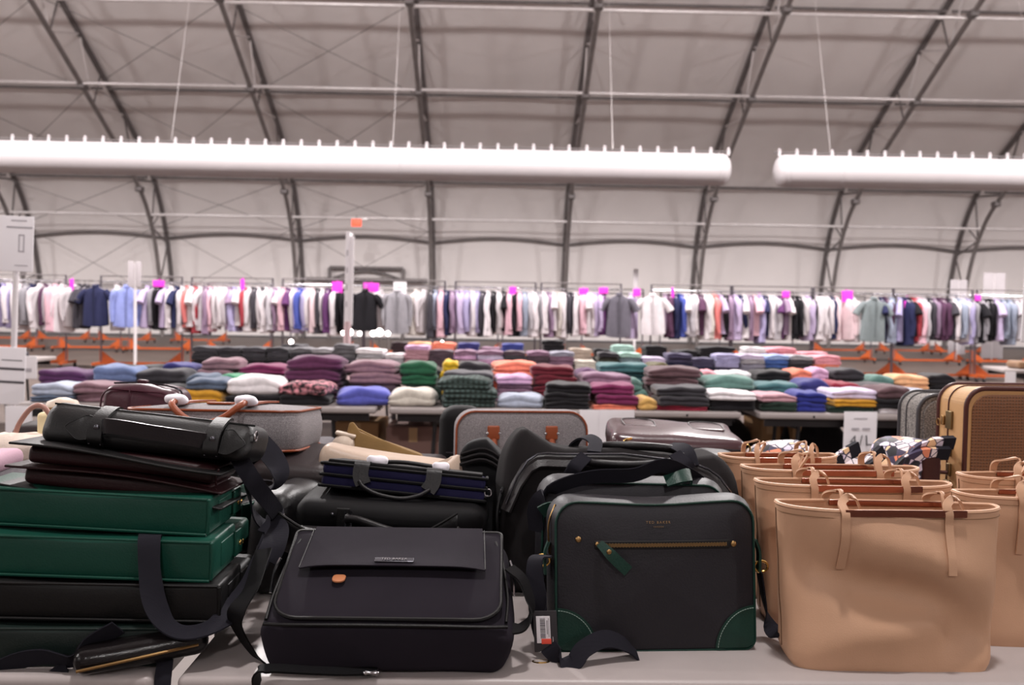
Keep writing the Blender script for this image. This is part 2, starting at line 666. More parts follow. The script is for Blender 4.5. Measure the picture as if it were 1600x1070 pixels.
# exit lamp
p = at_y(557, 348, 33.4)
t = thing('exit_lamp', 'small glowing orange red exit lamp hanging above the tall white sign', 'lamp', (p.x, p.y, p.z))
mb = MB()
rbox((0.34, 0.08, 0.26), 0.02, (1, 1, 1), base=False, mb=mb).build('lamp_box', mat('red_glow', 'ff5a3c', 0.4, emit=0.9), t)
tube([(0, 0, 0.12), (0, 0, 0.26)], 0.012, 6).build('hanger_rod', M_dsteel, t)
mb = MB()
rbox((0.2, 0.05, 0.05), 0.01, (1, 1, 1), base=False, mb=mb, M=Matrix.Translation((0.28, 0, 0.13))).build('lamp_arm', M_bright, t)
# ---------------------------------------------------------------- fabric air ducts
def duct(x0, x1, label, cap0, cap1):
    y, z, r = 22.0, 4.57, 0.365
    t = thing('air_duct', label, 'duct', (0, y, z))
    n = 24
    xs, rs = [], []
    cap = [(0.0, 0.05), (0.03, 0.5), (0.07, 0.75), (0.13, 0.93), (0.22, 1.0)]
    if cap0:
        for d, k in cap:
            xs.append(x0 + d); rs.append(r * k)
    else:
        xs.append(x0); rs.append(r)
    L = int((x1 - x0) / 0.45)
    for k in range(1, L):
        xs.append(x0 + (x1 - x0) * k / L); rs.append(r * (1 + 0.008 * math.sin(k * 2.1)))
    if cap1:
        for d, k in reversed(cap):
            xs.append(x1 - d); rs.append(r * k)
    else:
        xs.append(x1); rs.append(r)
    xx = sorted(zip(xs, rs))
    tube([(a, 0, 0) for a, _ in xx], [b for _, b in xx], n).build('duct_sleeve', M_duct, t)
    tube([(x0, 0, r + 0.05), (x1, 0, r + 0.05)], 0.018, 6).build('hanging_rail', M_dsteel, t)
    clip = None
    k = 0
    x = x0 + 0.12
    while x < x1:
        if clip is None:
            mb = MB()
            box(mb, -0.03, 0.03, -0.02, 0.02, -0.02, 0.13)
            lathe(mb, [(0.035, 0.1), (0.04, 0.13), (0.02, 0.15)], n=8)
            clip = mb.mesh('rail_clip', M_duct)
        o = link('rail_clip', clip, t)
        o.location = (x, 0, r - 0.01)
        x += 0.405
    for x in TX:
        if x0 + 0.4 < x < x1 - 0.2:
            tube([(x, 0, r + 0.05), (x, 2.0, 6.0)], 0.004, 4).build('suspension_wire', M_bright, t)
    ring = None
    for x in ([x0 + 0.3] if cap0 else []) + ([x1 - 0.3] if cap1 else []) + [q + 0.2 for q in TX if x0 + 1 < q < x1 - 1][::2]:
        tube([(x, (r + .002) * math.cos(2 * math.pi * j / 24), (r + .002) * math.sin(2 * math.pi * j / 24)) for j in range(24)], 0.006, 5, closed=True).build('seam_ring', M_duct, t)
e1 = at_y(1142, 260, 22.0).x
e2 = at_y(1209, 262, 22.0).x
duct(-17.5, e1, 'long white fabric air duct across the left two thirds of the hall', False, True)
duct(e2, 18.0, 'white fabric air duct continuing at the right after a gap', True, False)

# ---------------------------------------------------------------- folding tables
def folding_table(xc, y0, label, wid=2.42, rz=0.0, group=None):
    t = thing('folding_table', label, 'table', (xc, y0, 0), (0, 0, rz), group)
    mb = MB()
    rbox((wid, 0.76, 0.042), 0.014, (6, 2, 1), mb=mb, M=Matrix.Translation((0, 0.38, TZ - 0.042))).build('tabletop', M_tabletop, t)
    for ry in (0.05, 0.685):
        mb = MB()
        box(mb, -wid / 2 + .05, wid / 2 - .05, ry, ry + .025, TZ - .095, TZ - .04)
        mb.build('under_rail', M_tableleg, t, smooth=False)
    for sx in (-1, 1):
        x = sx * (wid / 2 - 0.3)
        for yy in (0.12, 0.64):
            tube([(x, yy, TZ - .05), (x + sx * .04, yy, 0.02), (x + sx * .04, yy, 0)], 0.014, 8).build('leg', M_tableleg, t)
        for p0, p1 in (((x, 0.12, 0.62), (x, 0.64, 0.62)), ((x + sx * .03, 0.12, 0.16), (x + sx * .03, 0.64, 0.16)),
                       ((x, 0.3, 0.62), (x - sx * 0.45, 0.38, TZ - .05)), ((x, 0.46, 0.62), (x - sx * 0.45, 0.38, TZ - .05))):
            tube([p0, p1], 0.01, 6).build('leg_brace', M_tableleg, t)
    for bx in (-0.8, 0.0, 0.8):
        rivet('rim_bolt', M_tableleg, t, (bx, 0.0, TZ - 0.022), 0.008)
    return t
D1 = at_z(800, 1063, TZ).y
j = at_z(262, 1058, TZ).x
G1 = 'folding tables under the bags'
for k, lab in ((0, 'front folding table carrying the black satchel, green cornered bag and tan totes'), (-1, 'front folding table at the left under the green satchel pile')):
    xc = j + (1.225 if k == 0 else -1.24)
    folding_table(xc, D1, lab)
    folding_table(xc, D1 + 0.77, ('rear folding table behind the tan totes, under the suitcases' if k == 0 else 'rear folding table at the left, under the wine wash bag'))
D2 = 6.27
jx = [at_y(p_, 640, D2).x for p_ in (25, 605, 1185)]
for x, nm in zip(jx, ('left', 'middle', 'right')):
    folding_table(x + 1.17, D2, '%s grey folding table in the jumper row, front line' % nm, 2.32)
    folding_table(x + 1.17, D2 + 0.77, '%s grey folding table in the jumper row, back line' % nm, 2.32)
D3 = 10.15
x3 = at_y(296, 577, D3).x
for k, nm in enumerate(('left', 'middle', 'right')):
    folding_table(x3 + 1.17 + 2.36 * k, D3, '%s grey folding table in the far shirt stack row' % nm, 2.34)
    folding_table(x3 + 1.17 + 2.36 * k, D3 + .77, '%s grey folding table behind the far shirt stack row' % nm, 2.34)
# ================================================================ CLOTHES RACKS
RZ = 1.755
YA, YB, YC = 19.5, 25.5, 31.0
RW = 1.62
def make_rack(label, x, y, group):
    t = thing('clothes_rack', label, 'clothes rack', (x, y, 0), (0, 0, 0), group)
    for px_ in (0, RW):
        tube([(px_, 0, 0.1), (px_, 0, RZ + 0.12)], 0.02, 8).build('post', M_post, t)
    tube([(-0.03, 0, RZ), (RW + 0.03, 0, RZ)], 0.017, 8).build('hang_rail', M_chrome, t)
    tube([(0, 0, RZ + 0.115), (RW, 0, RZ + 0.115)], 0.014, 8).build('top_bar', M_dsteel, t)
    mb = MB()
    box(mb, -0.025, 0.025, -0.42, 0.3, 0.09, 0.14)
    box(mb, RW - 0.025, RW + 0.025, -0.3, 0.42, 0.09, 0.14)
    L = math.hypot(RW, 0.2)
    Mx = Matrix.Translation((RW / 2, 0, 0.115)) @ Matrix.Rotation(math.atan2(0.12, RW), 4, 'Z')
    box(mb, -L / 2, L / 2, -0.025, 0.025, -0.025, 0.025, Mx)
    mb.build('base_frame', M_orange, t, smooth=False)
    for px_, sg in ((0, 1), (RW, -1)):
        mb = MB()
        vs = [(px_ - .03 * sg, yy, zz) for yy in (-.012, .012) for zz in (0.14, 0.4)] + [(px_ + .3 * sg, yy, 0.14) for yy in (-.012, .012)]
        mb.add(vs, [(0, 1, 4), (2, 5, 3), (0, 2, 3, 1), (1, 3, 5, 4), (0, 4, 5, 2)])
        mb.build('gusset_plate', M_orange, t, smooth=False)
    for cx, cy in ((0, -0.4), (0, 0.28), (RW, -0.28), (RW, 0.4)):
        mb = MB()
        lathe(mb, [(0.012, -0.02), (0.045, -0.018), (0.045, 0.018), (0.012, 0.02)], (cx, cy, 0.045), 'X', 10)
        mb.build('caster', M_rubber, t)
    return t
def rack_copy(src, label, x, y, group):
    c = copy_tree(src)
    c.location = (x, y, 0)
    c['label'] = label
    c['group'] = group
    return c
def X_at(px, Y, py=450):
    return at_y(px, py, Y).x
GA, GB, GC = 'racks of the front rail row', 'racks of the second rail row', 'racks of the back rail row'
rackA_px = [-24, 158, 300, 442, 570, 712, 846, 1018, 1145, 1272, 1397, 1527]
proto = None
for i, p_ in enumerate(rackA_px):
    lab = 'orange based clothes rack in the front rail row, %s rack from the left' % ORD[i]
    if proto is None:
        proto = make_rack(lab, X_at(p_, YA), YA, GA)
    else:
        rack_copy(proto, lab, X_at(p_, YA), YA, GA)
x = X_at(-40, YB)
i = 0
while x < X_at(1600, YB):
    rack_copy(proto, 'orange based clothes rack in the second rail row, %s rack from the left' % ORD[i], x, YB + random.uniform(-.25, .25), GB)
    x += RW + random.choice((0.12, 0.3, 0.5)); i += 1
x = X_at(-30, YC)
i = 0
while x < X_at(1560, YC):
    if x < X_at(360, YC) or x > X_at(1170, YC):
        rack_copy(proto, 'orange based clothes rack in the back rail row near the wall, %s counted from left' % ORD[i], x, YC + random.uniform(-.3, .3), GC)
        i += 1
    x += RW + random.choice((0.15, 0.4, 0.7))

# ---------------------------------------------------------------- shirts on hangers
def shirt_mesh(name, sleeves='long', seed=0, bottom=-0.93):
    rnd = random.Random(seed)
    mb = MB()
    lev = [(-.075, .055, .045), (-.10, .075, .05), (-.125, .13, .055), (-.155, .195, .06), (-.19, .225, .07), (-.3, .23, .085),
           (-.5, .235, .10), (-.7, .245, .105), (bottom + .05, .25, .11), (bottom, .248, .105)]
    n = 20
    vs, fs = [], []
    ph = rnd.uniform(0, 6)
    for k, (z, a, b) in enumerate(lev):
        for j in range(n):
            th = 2 * math.pi * j / n
            rip = 1 + 0.14 * math.sin(5 * th + ph) * min(1, k / 6)
            cx, sx = math.cos(th), math.sin(th)
            xx = a * math.copysign(abs(cx) ** .75, cx)
            yy = b * math.copysign(abs(sx) ** .8, sx) * rip
            zz = z + (0.03 * math.cos(th) ** 2 if k == len(lev) - 1 else 0)
            vs.append((xx, yy, zz))
    for k in range(len(lev) - 1):
        for j in range(n):
            j2 = (j + 1) % n
            fs.append((k * n + j, k * n + j2, k * n + n + j2, k * n + n + j))
    fs.append(tuple(range(n)))
    fs.append(tuple((len(lev) - 1) * n + j for j in range(n)))
    mb.add(vs, fs)
    for s in (-1, 1):
        if sleeves == 'long':
            P = [(s * .18, 0, -.175), (s * .235, 0, -.24), (s * .262, rnd.uniform(-.02, .02), -.42), (s * .266, rnd.uniform(-.03, .02), -.62), (s * .25, rnd.uniform(-.03, .02), -.80)]
            r = [.06, .072, .062, .052, .042]
        else:
            P = [(s * .18, 0, -.175), (s * .245, 0, -.24), (s * .315, 0, -.33), (s * .355, 0, -.40)]
            r = [.06, .075, .078, .08]
        P2 = smooth(P, 3)
        rr = []
        for q in range(len(P2)):
            u = q / (len(P2) - 1) * (len(r) - 1)
            i0 = min(int(u), len(r) - 2)
            rr.append(r[i0] + (r[i0 + 1] - r[i0]) * (u - i0))
        tube(P2, rr, 8, mb=mb)
    return mb.mesh(name, M_shirt)
LONG = [shirt_mesh('shirt_body', 'long', s, -0.9 - .03 * s) for s in range(4)]
SHORT = [shirt_mesh('shirt_body', 'short', 7, -0.88), shirt_mesh('shirt_body', 'short', 8, -0.93)]
mb = MB()
tube(smooth([(.05, 0, -.07), (0.035, -.045, -.085), (-.035, -.045, -.085), (-.05, 0, -.07), (-.03, .045, -.055), (.03, .045, -.055)], 3, closed=True), 0.017, 6, closed=True, mb=mb)
COLLAR = mb.mesh('collar', M_shirt)
mb = MB()
tube(smooth([(-.005, 0, -.09), (0, 0, -.03), (.022, 0, -.005), (.02, 0, .022), (0, 0, .03), (-.02, 0, .02)], 3), .004, 5, mb=mb)
tube(smooth([(-.2, 0, -.165), (-.08, 0, -.105), (0, 0, -.085), (.08, 0, -.105), (.2, 0, -.165)], 2), .009, 5, mb=mb)
HANGER = mb.mesh('hanger', M_hang)
mb = MB()
box(mb, -.016, .016, -.125, -.11, -.86, -.11)
PLACKET = mb.mesh('placket', M_shirt)
SC = {'W': ('white', 'd9d1d5'), 'I': ('ivory white', 'd3ccc6'), 'Y': ('light grey', 'b9b4ba'), 'G': ('grey', '8d8a90'), 'D': ('charcoal', '3e3b42'),
      'K': ('black', '17151a'), 'N': ('navy', '282b4c'), 'B': ('blue', '4a57a4'), 'P': ('periwinkle blue', '8791c9'), 'L': ('lilac', 'b9a9c8'),
      'V': ('lavender', 'a79fc4'), 'M': ('mauve', '8f7890'), 'R': ('red', 'a8404a'), 'C': ('coral', 'd97a78'), 'S': ('pink', 'd9b0bc'), 'U': ('purple', '5d3563'),
      'F': ('blue grey', '949cae'), 'H': ('plum', '54364e'), 'T': ('pale pink', 'dcc4c9'), 'O': ('grey green', '7c8587'), 'E': ('slate', '605c66')}
# (pixel x, colour, pose)   pose: e edge-on, q three-quarter, l long-sleeved face-on, s short-sleeved face-on
SEQ = ''
seq = []
def run(x0, x1, codes, pose='e'):
    k = len(codes)
    for i, c in enumerate(codes):
        seq.append((x0 + (x1 - x0) * (i + .5) / k, c, pose))
run(-6, 46, 'NVWVWG'); run(46, 70, 'NW', 'q'); run(70, 92, 'HYS'); run(92, 122, 'WW', 'q'); run(124, 140, 'DD')
seq.append((159, 'N', 's')); run(180, 188, 'W'); seq.append((207, 'P', 'l'))
run(228, 300, 'LGKLWNWC'); run(284, 294, 'E'); run(296, 402, 'WRWMSWWWMVWRWD'); run(402, 500, 'WDWYMWSUWLBVWTD')
run(500, 546, 'WUWKK'); seq.append((574, 'K', 's')); seq.append((594, 'W', 'q')); seq.append((623, 'G', 'l'))
run(646, 670, 'IW', 'q'); run(670, 800, 'DFSNMLLVWVDWKWKS'); run(800, 885, 'KSFYWGWMWIW'); run(885, 946, 'DDWTSWWLLU')
seq.append((965, 'E', 's')); seq.append((988, 'L', 'q')); seq.append((1016, 'W', 's'))
run(1036, 1130, 'MHNBWYWHWICL'); run(1130, 1200, 'KMLNWMSVN'); run(1200, 1274, 'WYUMWKKWLK'); run(1274, 1312, 'WWWNT'); seq.append((1322, 'T', 'q')); run(1328, 1338, 'W')
seq.append((1357, 'O', 's')); run(1374, 1388, 'NH'); run(1388, 1414, 'FV', 'q'); run(1412, 1424, 'NK'); run(1424, 1464, 'RSYDM'); run(1464, 1480, 'HH', 'q')
run(1480, 1552, 'DWFWVGKGKK'); run(1552, 1604, 'LFFYW')
FACE = {0: 'navy short-sleeved face-on shirt', }
def rel_name(px, c, pose):
    return {159: 'face-on navy shirt', 207: 'face-on periwinkle shirt', 574: 'face-on black tee shirt', 623: 'face-on grey shirt',
            965: 'face-on dark grey shirt', 1016: 'face-on white shirt', 1357: 'face-on grey green shirt'}[px]
FACE_LAB = {159: 'navy short-sleeved shirt hanging face-on beside a rack post at left', 207: 'periwinkle blue long-sleeved shirt hanging face-on behind a sign pole',
            574: 'black tee shirt hanging face-on right of the tall white sign', 623: 'grey long-sleeved shirt hanging face-on under a white paper card',
            965: 'dark grey short-sleeved button shirt hanging face-on in the middle', 1016: 'white short-sleeved shirt hanging face-on beside the dark grey one',
            1357: 'grey green short-sleeved shirt hanging face-on right of the large pink card'}
CARDLM = [(252, 'flat pink card by two white panels'), (380, 'narrow pink card over the red shirt'), (455, 'gap left of tall white sign'), (801, 'tall pink card mid frame'), (720, 'white rail glint'),
          (1050, 'narrow pink card by the plum shirt'), (1228, 'small pink card above white shirts'), (1324, 'large pink card'), (1422, 'pink card past the grey green shirt')]
CARDLM = [c for c in CARDLM if c[0] not in (455, 720)]
seq.sort()
lm, cnt, li = 'left end of the rail', 0, 0
shp = 0
for px, c, pose in seq:
    nm, hexc = SC[c]
    y = YA + random.uniform(-.03, .03)
    pos = at_y(px, 450, y)
    while li < len(CARDLM) and CARDLM[li][0] < px:
        lm, cnt = CARDLM[li][1], 0
        li += 1
    if pose in 'sl':
        lab = FACE_LAB[px]
        rz = random.uniform(-.08, .08)
        y -= 0.3
        if px == 207:
            rz = 0.4
    else:
        cnt += 1
        lab = '%s shirt %s, %s hanger right of the %s' % (nm, 'edge-on' if pose == 'e' else 'half-turned', ORD[cnt - 1], lm)
        rz = R(90) + (random.uniform(-.2, .2) if pose == 'e' else random.choice((-1, 1)) * random.uniform(.4, .65))
    t = thing('hanging_shirt', lab, 'shirt', (pos.x, y, RZ - 0.02), (0, random.uniform(-.03, .03), rz), 'shirts on the front rail')
    me = random.choice(SHORT) if pose == 's' else (random.choice(LONG) if random.random() < .82 or pose == 'l' else random.choice(SHORT))
    v = random.uniform(.93, 1.06)
    col = [min(1, k * v) for k in hx(hexc)[:3]] + [1]
    g = link('shirt_body', me, t)
    g.color = col
    sc_ = random.uniform(.95, 1.04)
    g.scale = (sc_, random.uniform(.85, 1.15) * (1.0 if pose in 'sl' else .92), sc_)
    q = link('collar', COLLAR, t)
    q.color = col
    link('hanger', HANGER, t)
    if pose in 'sl':
        tube([(0, 0, .028), (.31 * math.sin(rz), .31 * math.cos(rz), .022)], .006, 6).build('hanging_arm', M_post, t)
        pk = link('placket', PLACKET, t)
        pk.color = [k * .7 for k in col[:3]] + [1]
    if pose in 'sl':
        lm, cnt = rel_name(px, c, pose), 0
# a few shirts of the second row that show through gaps
for i, (px, c, lab) in enumerate(((129, 'D', 'charcoal jacket on the second rail row in the gap before the navy shirt'), (137, 'E', 'slate jacket on second rail row just left of navy shirt'),
                                  (1384, 'K', 'black top on the second rail row behind the pink card at right'), (186, 'I', 'ivory shirt on second rail row between navy and periwinkle shirts'))):
    pos = at_y(px, 456, YB)
    t = thing('hanging_shirt', lab, 'shirt', (pos.x, YB, RZ - .02), (0, 0, 1.2), 'shirts on the second rail')
    g = link('shirt_body', LONG[i % 4], t); g.color = hx(SC[c][1])
    link('hanger', HANGER, t)
# pink size cards
for px, y0, y1, wpx, lab in ((112, 436, 458, 6, 'tall narrow pink card clipped on rail left of the navy shirt'), (248, 438, 448, 17, 'flat neon pink card on rail right of two white panels'),
        (379, 436, 462, 6, 'narrow pink card on rail above the red shirt'), (527, 440, 463, 16, 'pink card on rail just left of the tall white sign'), (580, 442, 456, 24, 'wide pink card on rail above the black tee shirt'),
        (801, 448, 472, 11, 'tall pink card on rail beside the black and pink shirts'), (912, 450, 460, 15, 'left of two flat pink cards near mid rail'), (943, 449, 459, 15, 'right of two flat pink cards near mid rail'),
        (995, 451, 463, 12, 'pink card below the thin white sign post'), (1051, 450, 474, 5, 'narrow pink card above the plum shirt'), (1188, 468, 476, 8, 'tiny pink card on a lavender shirt'),
        (1228, 455, 465, 13, 'small pink card on rail above white shirts at right'), (1324, 454, 472, 19, 'large neon pink card left of the grey green shirt'), (1420, 470, 481, 16, 'pink card hung right of the grey green shirt'),
        (1528, 461, 470, 11, 'rightmost pink card by the white panel pair')):
    p = at_y(px, (y0 + y1) / 2, YA - .09)
    k = YA / 1500
    mb = MB()
    rbox((wpx * k, 0.012, (y1 - y0) * k), 0.005, (2, 1, 2), base=False, mb=mb, fn=lambda q: (q.x, q.y + .02 * math.sin(q.x * 14), q.z))
    t = thing('size_card', lab, 'size card', (p.x, YA - .09, p.z), (0, random.uniform(-.06, .06), 0), 'neon pink size cards')
    mb.build('card', M_pink, t)
    tube([(0, 0, (y1 - y0) * k / 2 - .02), (0, .05, (y1 - y0) * k / 2 + .03), (0, .09, RZ - p.z)], .005, 5).build('clip', M_pink, t)

# ---------------------------------------------------------------- signs
def lines(t, w_, z0, rows, y=-0.006, m=None):
    for (dx, dz, lw, lh) in rows:
        mb = MB()
        box(mb, dx - lw / 2, dx + lw / 2, y - .0015, y, z0 + dz - lh / 2, z0 + dz + lh / 2)
        mb.build('print_line', m or M_inklight, t, smooth=False)
def board(mb, w_, h_, z0, th=0.01, x=0, y=0):
    rbox((w_, th, h_), 0.004, (2, 1, 2), mb=mb, M=Matrix.Translation((x, y, z0)))
# left stand: one high panel and one low panel
Y = 7.3
a, b = at_y(-38, 336, Y), at_y(41, 424, Y)
t = thing('sign_stand', 'white sign stand at left with a high panel and a low panel', 'sign', ((a.x + b.x) / 2, Y, 0), (0, 0, R(-4)))
mb = MB(); board(mb, b.x - a.x, a.z - b.z, b.z); mb.build('upper_panel', M_paper, t)
t.rotation_euler.y = R(2.0)
cz = (a.z + b.z) / 2
lines(t, 1, cz, [(0.075, 0.175, .12, .008), (0.08, 0.125, .2, .012), (.1, -.16, .1, .006)])
mb = MB()
pc = at_y(22, 379, Y); ux, uz = pc.x - (a.x + b.x) / 2, pc.z - cz
for (x0, x1, z0, z1) in ((ux - .022, ux - .014, uz - .065, uz + .065), (ux + .014, ux + .022, uz - .065, uz + .065), (ux - .022, ux + .022, uz + .057, uz + .065), (ux - .022, ux + .022, uz - .065, uz - .057)):
    box(mb, x0, x1, -.008, -.006, cz + z0, cz + z1)
mb.build('pictogram', M_inklight, t, smooth=False)
px_ = at_y(12, 480, Y).x - (a.x + b.x) / 2
tube([(px_, 0.02, 0.0), (px_, 0.02, a.z - .05)], 0.022, 10).build('pole', mat('white_pole', 'd8d2d4', .4), t)
c, d = at_y(-42, 541, Y), at_y(35, 632, Y)
mb = MB(); board(mb, d.x - c.x, c.z - d.z, d.z, x=(c.x + d.x) / 2 - (a.x + b.x) / 2); mb.build('lower_panel', M_paper, t)
ox = (c.x + d.x) / 2 - (a.x + b.x) / 2
lines(t, 1, (c.z + d.z) / 2, [(ox + .08, .12, .16, .006), (ox + .08, 0.055, .2, .018), (ox + .08, -.045, .2, .018)], m=M_ink)
lathe(mb2 := MB(), [(0.2, 0), (0.2, .012), (.04, .03), (.03, .06)], (px_, .02, 0), n=20); mb2.build('foot_plate', M_dsteel, t)
# second small sign behind it and a table with dark things
pa, pb = at_y(37, 556, 10.5), at_y(51, 592, 10.5)
t = thing('hanging_sign', 'small white card with print hanging on the dark table edge at far left', 'sign', ((pa.x + pb.x) / 2, 10.5, 0))
mb = MB(); board(mb, .19, pa.z - pb.z, pb.z); mb.build('panel', M_paper, t)
lines(t, 1, (pa.z + pb.z) / 2, [(0, -.03, .08, .04)])
tl = folding_table(pa.x - 1.2, 10.53, 'grey folding table with dark folded things at the far left', 2.4)
for k, (dx, c_) in enumerate(((0.85, '23202a'), (0.45, '3a3742'))):
    mb = MB(); rbox((.36, .3, .07), .03, (4, 3, 1), lump=.012, seed=k, mb=mb)
    o = mb.build('folded_shirt', M_knit); o.location = (pa.x - 1.2 + dx, 10.85, TZ); o.color = hx(c_)
    tag(o, ('black folded shirt at the end' if k == 0 else 'dark grey folded shirt away from the end') + ' of the far left table', 'folded shirt', 'folded shirts on the far left table')
# tall white sign column in the middle
Y = 13.5
a, b = at_y(535, 362, Y), at_y(549, 508, Y)
t = thing('sign_column', 'tall narrow white sign column standing before the black tee shirt', 'sign', ((a.x + b.x) / 2, Y, 0), (0, R(0.8), R(0)))
mb = MB(); rbox((0.055, .3, a.z - b.z), .004, (1, 1, 4), mb=mb, M=Matrix.Translation((-.025, .15, b.z))); mb.build('sign_board', M_paper, t)
mb = MB(); rbox((0.06, .02, a.z - b.z - .06), .004, (1, 1, 4), mb=mb, M=Matrix.Translation((.034, 0.02, b.z))); mb.build('side_board', M_paper, t)
for q in range(4):
    mb = MB(); box(mb, -.034, -.016, -.0025, -.0005, b.z + .25 + q * .24, b.z + .33 + q * .24); mb.build('print_line', M_inklight, t, smooth=False)
tube([(-.005, 0.03, 0), (-.005, 0.03, b.z + .05)], .05, 8).build('pole', mat('pinkish_pole', 'c9aeb2', .5), t)
lathe(mb2 := MB(), [(0.24, 0), (0.24, .012), (.05, .03)], (0, .03, 0), n=16); mb2.build('foot_plate', M_dsteel, t)
def pair_sign(px0, px1, y0, y1, Y, label, base_px=None, gap=.03, foot=M_orange):
    a, b = at_y(px0, y0, Y), at_y(px1, y1, Y)
    t = thing('sign_column', label, 'sign', ((a.x + b.x) / 2, Y, 0))
    w_ = (b.x - a.x - gap) / 2
    for s in (-1, 1):
        mb = MB(); board(mb, w_, a.z - b.z, b.z, x=s * (w_ / 2 + gap / 2), y=0.02 * (s > 0)); mb.build('sign_board', M_paper2, t)
    tube([(0, 0.04, 0), (0, 0.04, a.z - .03)], .03, 8).build('pole', mat('white_pole', 'd8d2d4', .4), t)
    mb = MB()
    for s in (-1, 1):
        vs = [(s * .02, y_, z_) for y_ in (.02, .05) for z_ in (0, .2)] + [(s * .26, y_, 0) for y_ in (.02, .05)]
        mb.add(vs, [(0, 1, 4), (2, 5, 3), (0, 2, 3, 1), (1, 3, 5, 4), (0, 4, 5, 2)])
    mb.build('cross_foot', foot, t, smooth=False)
    return t
pair_sign(200, 220, 408, 448, 18.6, 'pair of narrow white sign panels on a pole with a brown cross foot', foot=mat('rusty_foot', '8a4526', .6))
pair_sign(1485, 1508, 437, 554, 28.0, 'pale white sign panel pair behind the dark shirts, reaching near the floor')
pair_sign(1537, 1567, 426, 560, 27.0, 'taller white sign panel pair near the right end of the rails')
pair_sign(990, 997, 420, 455, 24.0, 'thin white sign post standing behind the white short-sleeved shirt', gap=.005)
p = at_y(625, 453, YA - .3)
t = thing('paper_card', 'white paper card hung on the rail above the grey face-on shirt', 'sign', (p.x, YA - .3, p.z - .17))
mb = MB(); board(mb, .26, .33, 0); mb.build('card', M_paper, t)
lines(t, 1, .17, [(0, .05, .12, .02), (0, -.03, .1, .02)])
tube([(0, .0, .32), (0, .28, RZ - p.z + .17)], .006, 5).build('hook', M_chrome, t)
# big white panel at the right frame edge
Y = 4.3
a, b = at_y(1596, 288, Y), at_y(1589, 536, Y)
t = thing('sign_stand', 'large white sign panel cut by the right frame edge', 'sign', (a.x + .28, Y, 0), (0, R(1.0), 0))
mb = MB(); board(mb, .56, a.z - b.z, b.z); mb.build('panel', M_paper, t)
tube([(0, .02, 0), (0, .02, a.z - .05)], .02, 10).build('pole', mat('white_pole', 'd8d2d4', .4), t)
lathe(mb2 := MB(), [(0.2, 0), (0.2, .012), (.04, .03)], (0, .02, 0), n=20); mb2.build('foot_plate', M_dsteel, t)
# paper signs on the front edge of the jumper tables
def edge_sign(px, w_, y0, y1, label, Y=D2 - .02, text=None):
    a, b = at_y(px, y0, Y), at_y(px, y1, Y)
    t = thing('paper_sign', label, 'sign', (a.x, Y, a.z), (R(-3), 0, R(2)), 'paper signs on table edges')
    h_ = a.z - b.z
    mb = MB(); rbox((w_, .004, h_), .0018, (3, 1, 4), mb=mb, base=False, M=Matrix.Translation((0, 0, -h_ / 2)), fn=lambda q: (q.x, q.y - .01 * math.sin((q.z) * 8), q.z))
    mb.build('sheet', M_paper, t)
    return t, h_
t, h_ = edge_sign(1344, .222, 643, 716, 'white paper sign reading 4/L on the jumper table edge')
text_mesh('4/L', 0.098, M_ink, t, (0, -.017, -.222), (R(90), R(-2), 0), space=1.25)
lines(t, 1, 0, [(-.035, -.112, .05, .011), (.038, -.112, .05, .011), (0, -.045, .09, .006)], y=-.011)
t, h_ = edge_sign(964, .23, 640, 700, 'blank looking white paper sign behind the glossy brown bag')
lines(t, 1, 0, [(0, -.1, .1, .008)], y=-.011)
edge_sign(922, .14, 640, 705, 'white paper sign peeking out beside the upright grey holdall')
edge_sign(30, .17, 634, 690, 'white paper sign under the pale blue jumpers at the left table end')

# ---------------------------------------------------------------- folded clothes
def folded_mesh(w_, d, h, seed, roll=False):
    rnd = random.Random(seed)
    sl = rnd.uniform(-.1, .1)
    def fn(p):
        u, v_, t_ = p.x / (w_ / 2), p.y / (d / 2), p.z / h
        g = math.exp(-((t_ - .5) / .16) ** 2)
        y = p.y + (.014 * g if p.y < -d * .35 else 0)
        x = p.x * (1 - .05 * g * (abs(u) > .8))
        z = p.z * (1 - .18 * abs(u) ** 3 - .1 * max(0, v_) ** 2 + sl * u * .5)
        if t_ > .4:
            z += .05 * h * math.sin(3 * u + seed) * t_ + .06 * h * math.sin(5 * u + 2.2 * v_ + seed * 2)
        return (x, y, max(z, 0))
    mb = MB()
    rbox((w_, d, h), h * .46, (8, 5, 2), fn=fn, lump=.009 if not roll else .015, lscale=9, seed=seed, mb=mb)
    return mb.mesh('folded_garment', M_knit)
FM = {}
def folded_get(w_, d, h, seed):
    key = (round(w_, 2), round(d, 2), round(h, 3), seed % 5)
    if key not in FM:
        FM[key] = folded_mesh(w_, d, h, seed % 5 + 1)
    return FM[key]
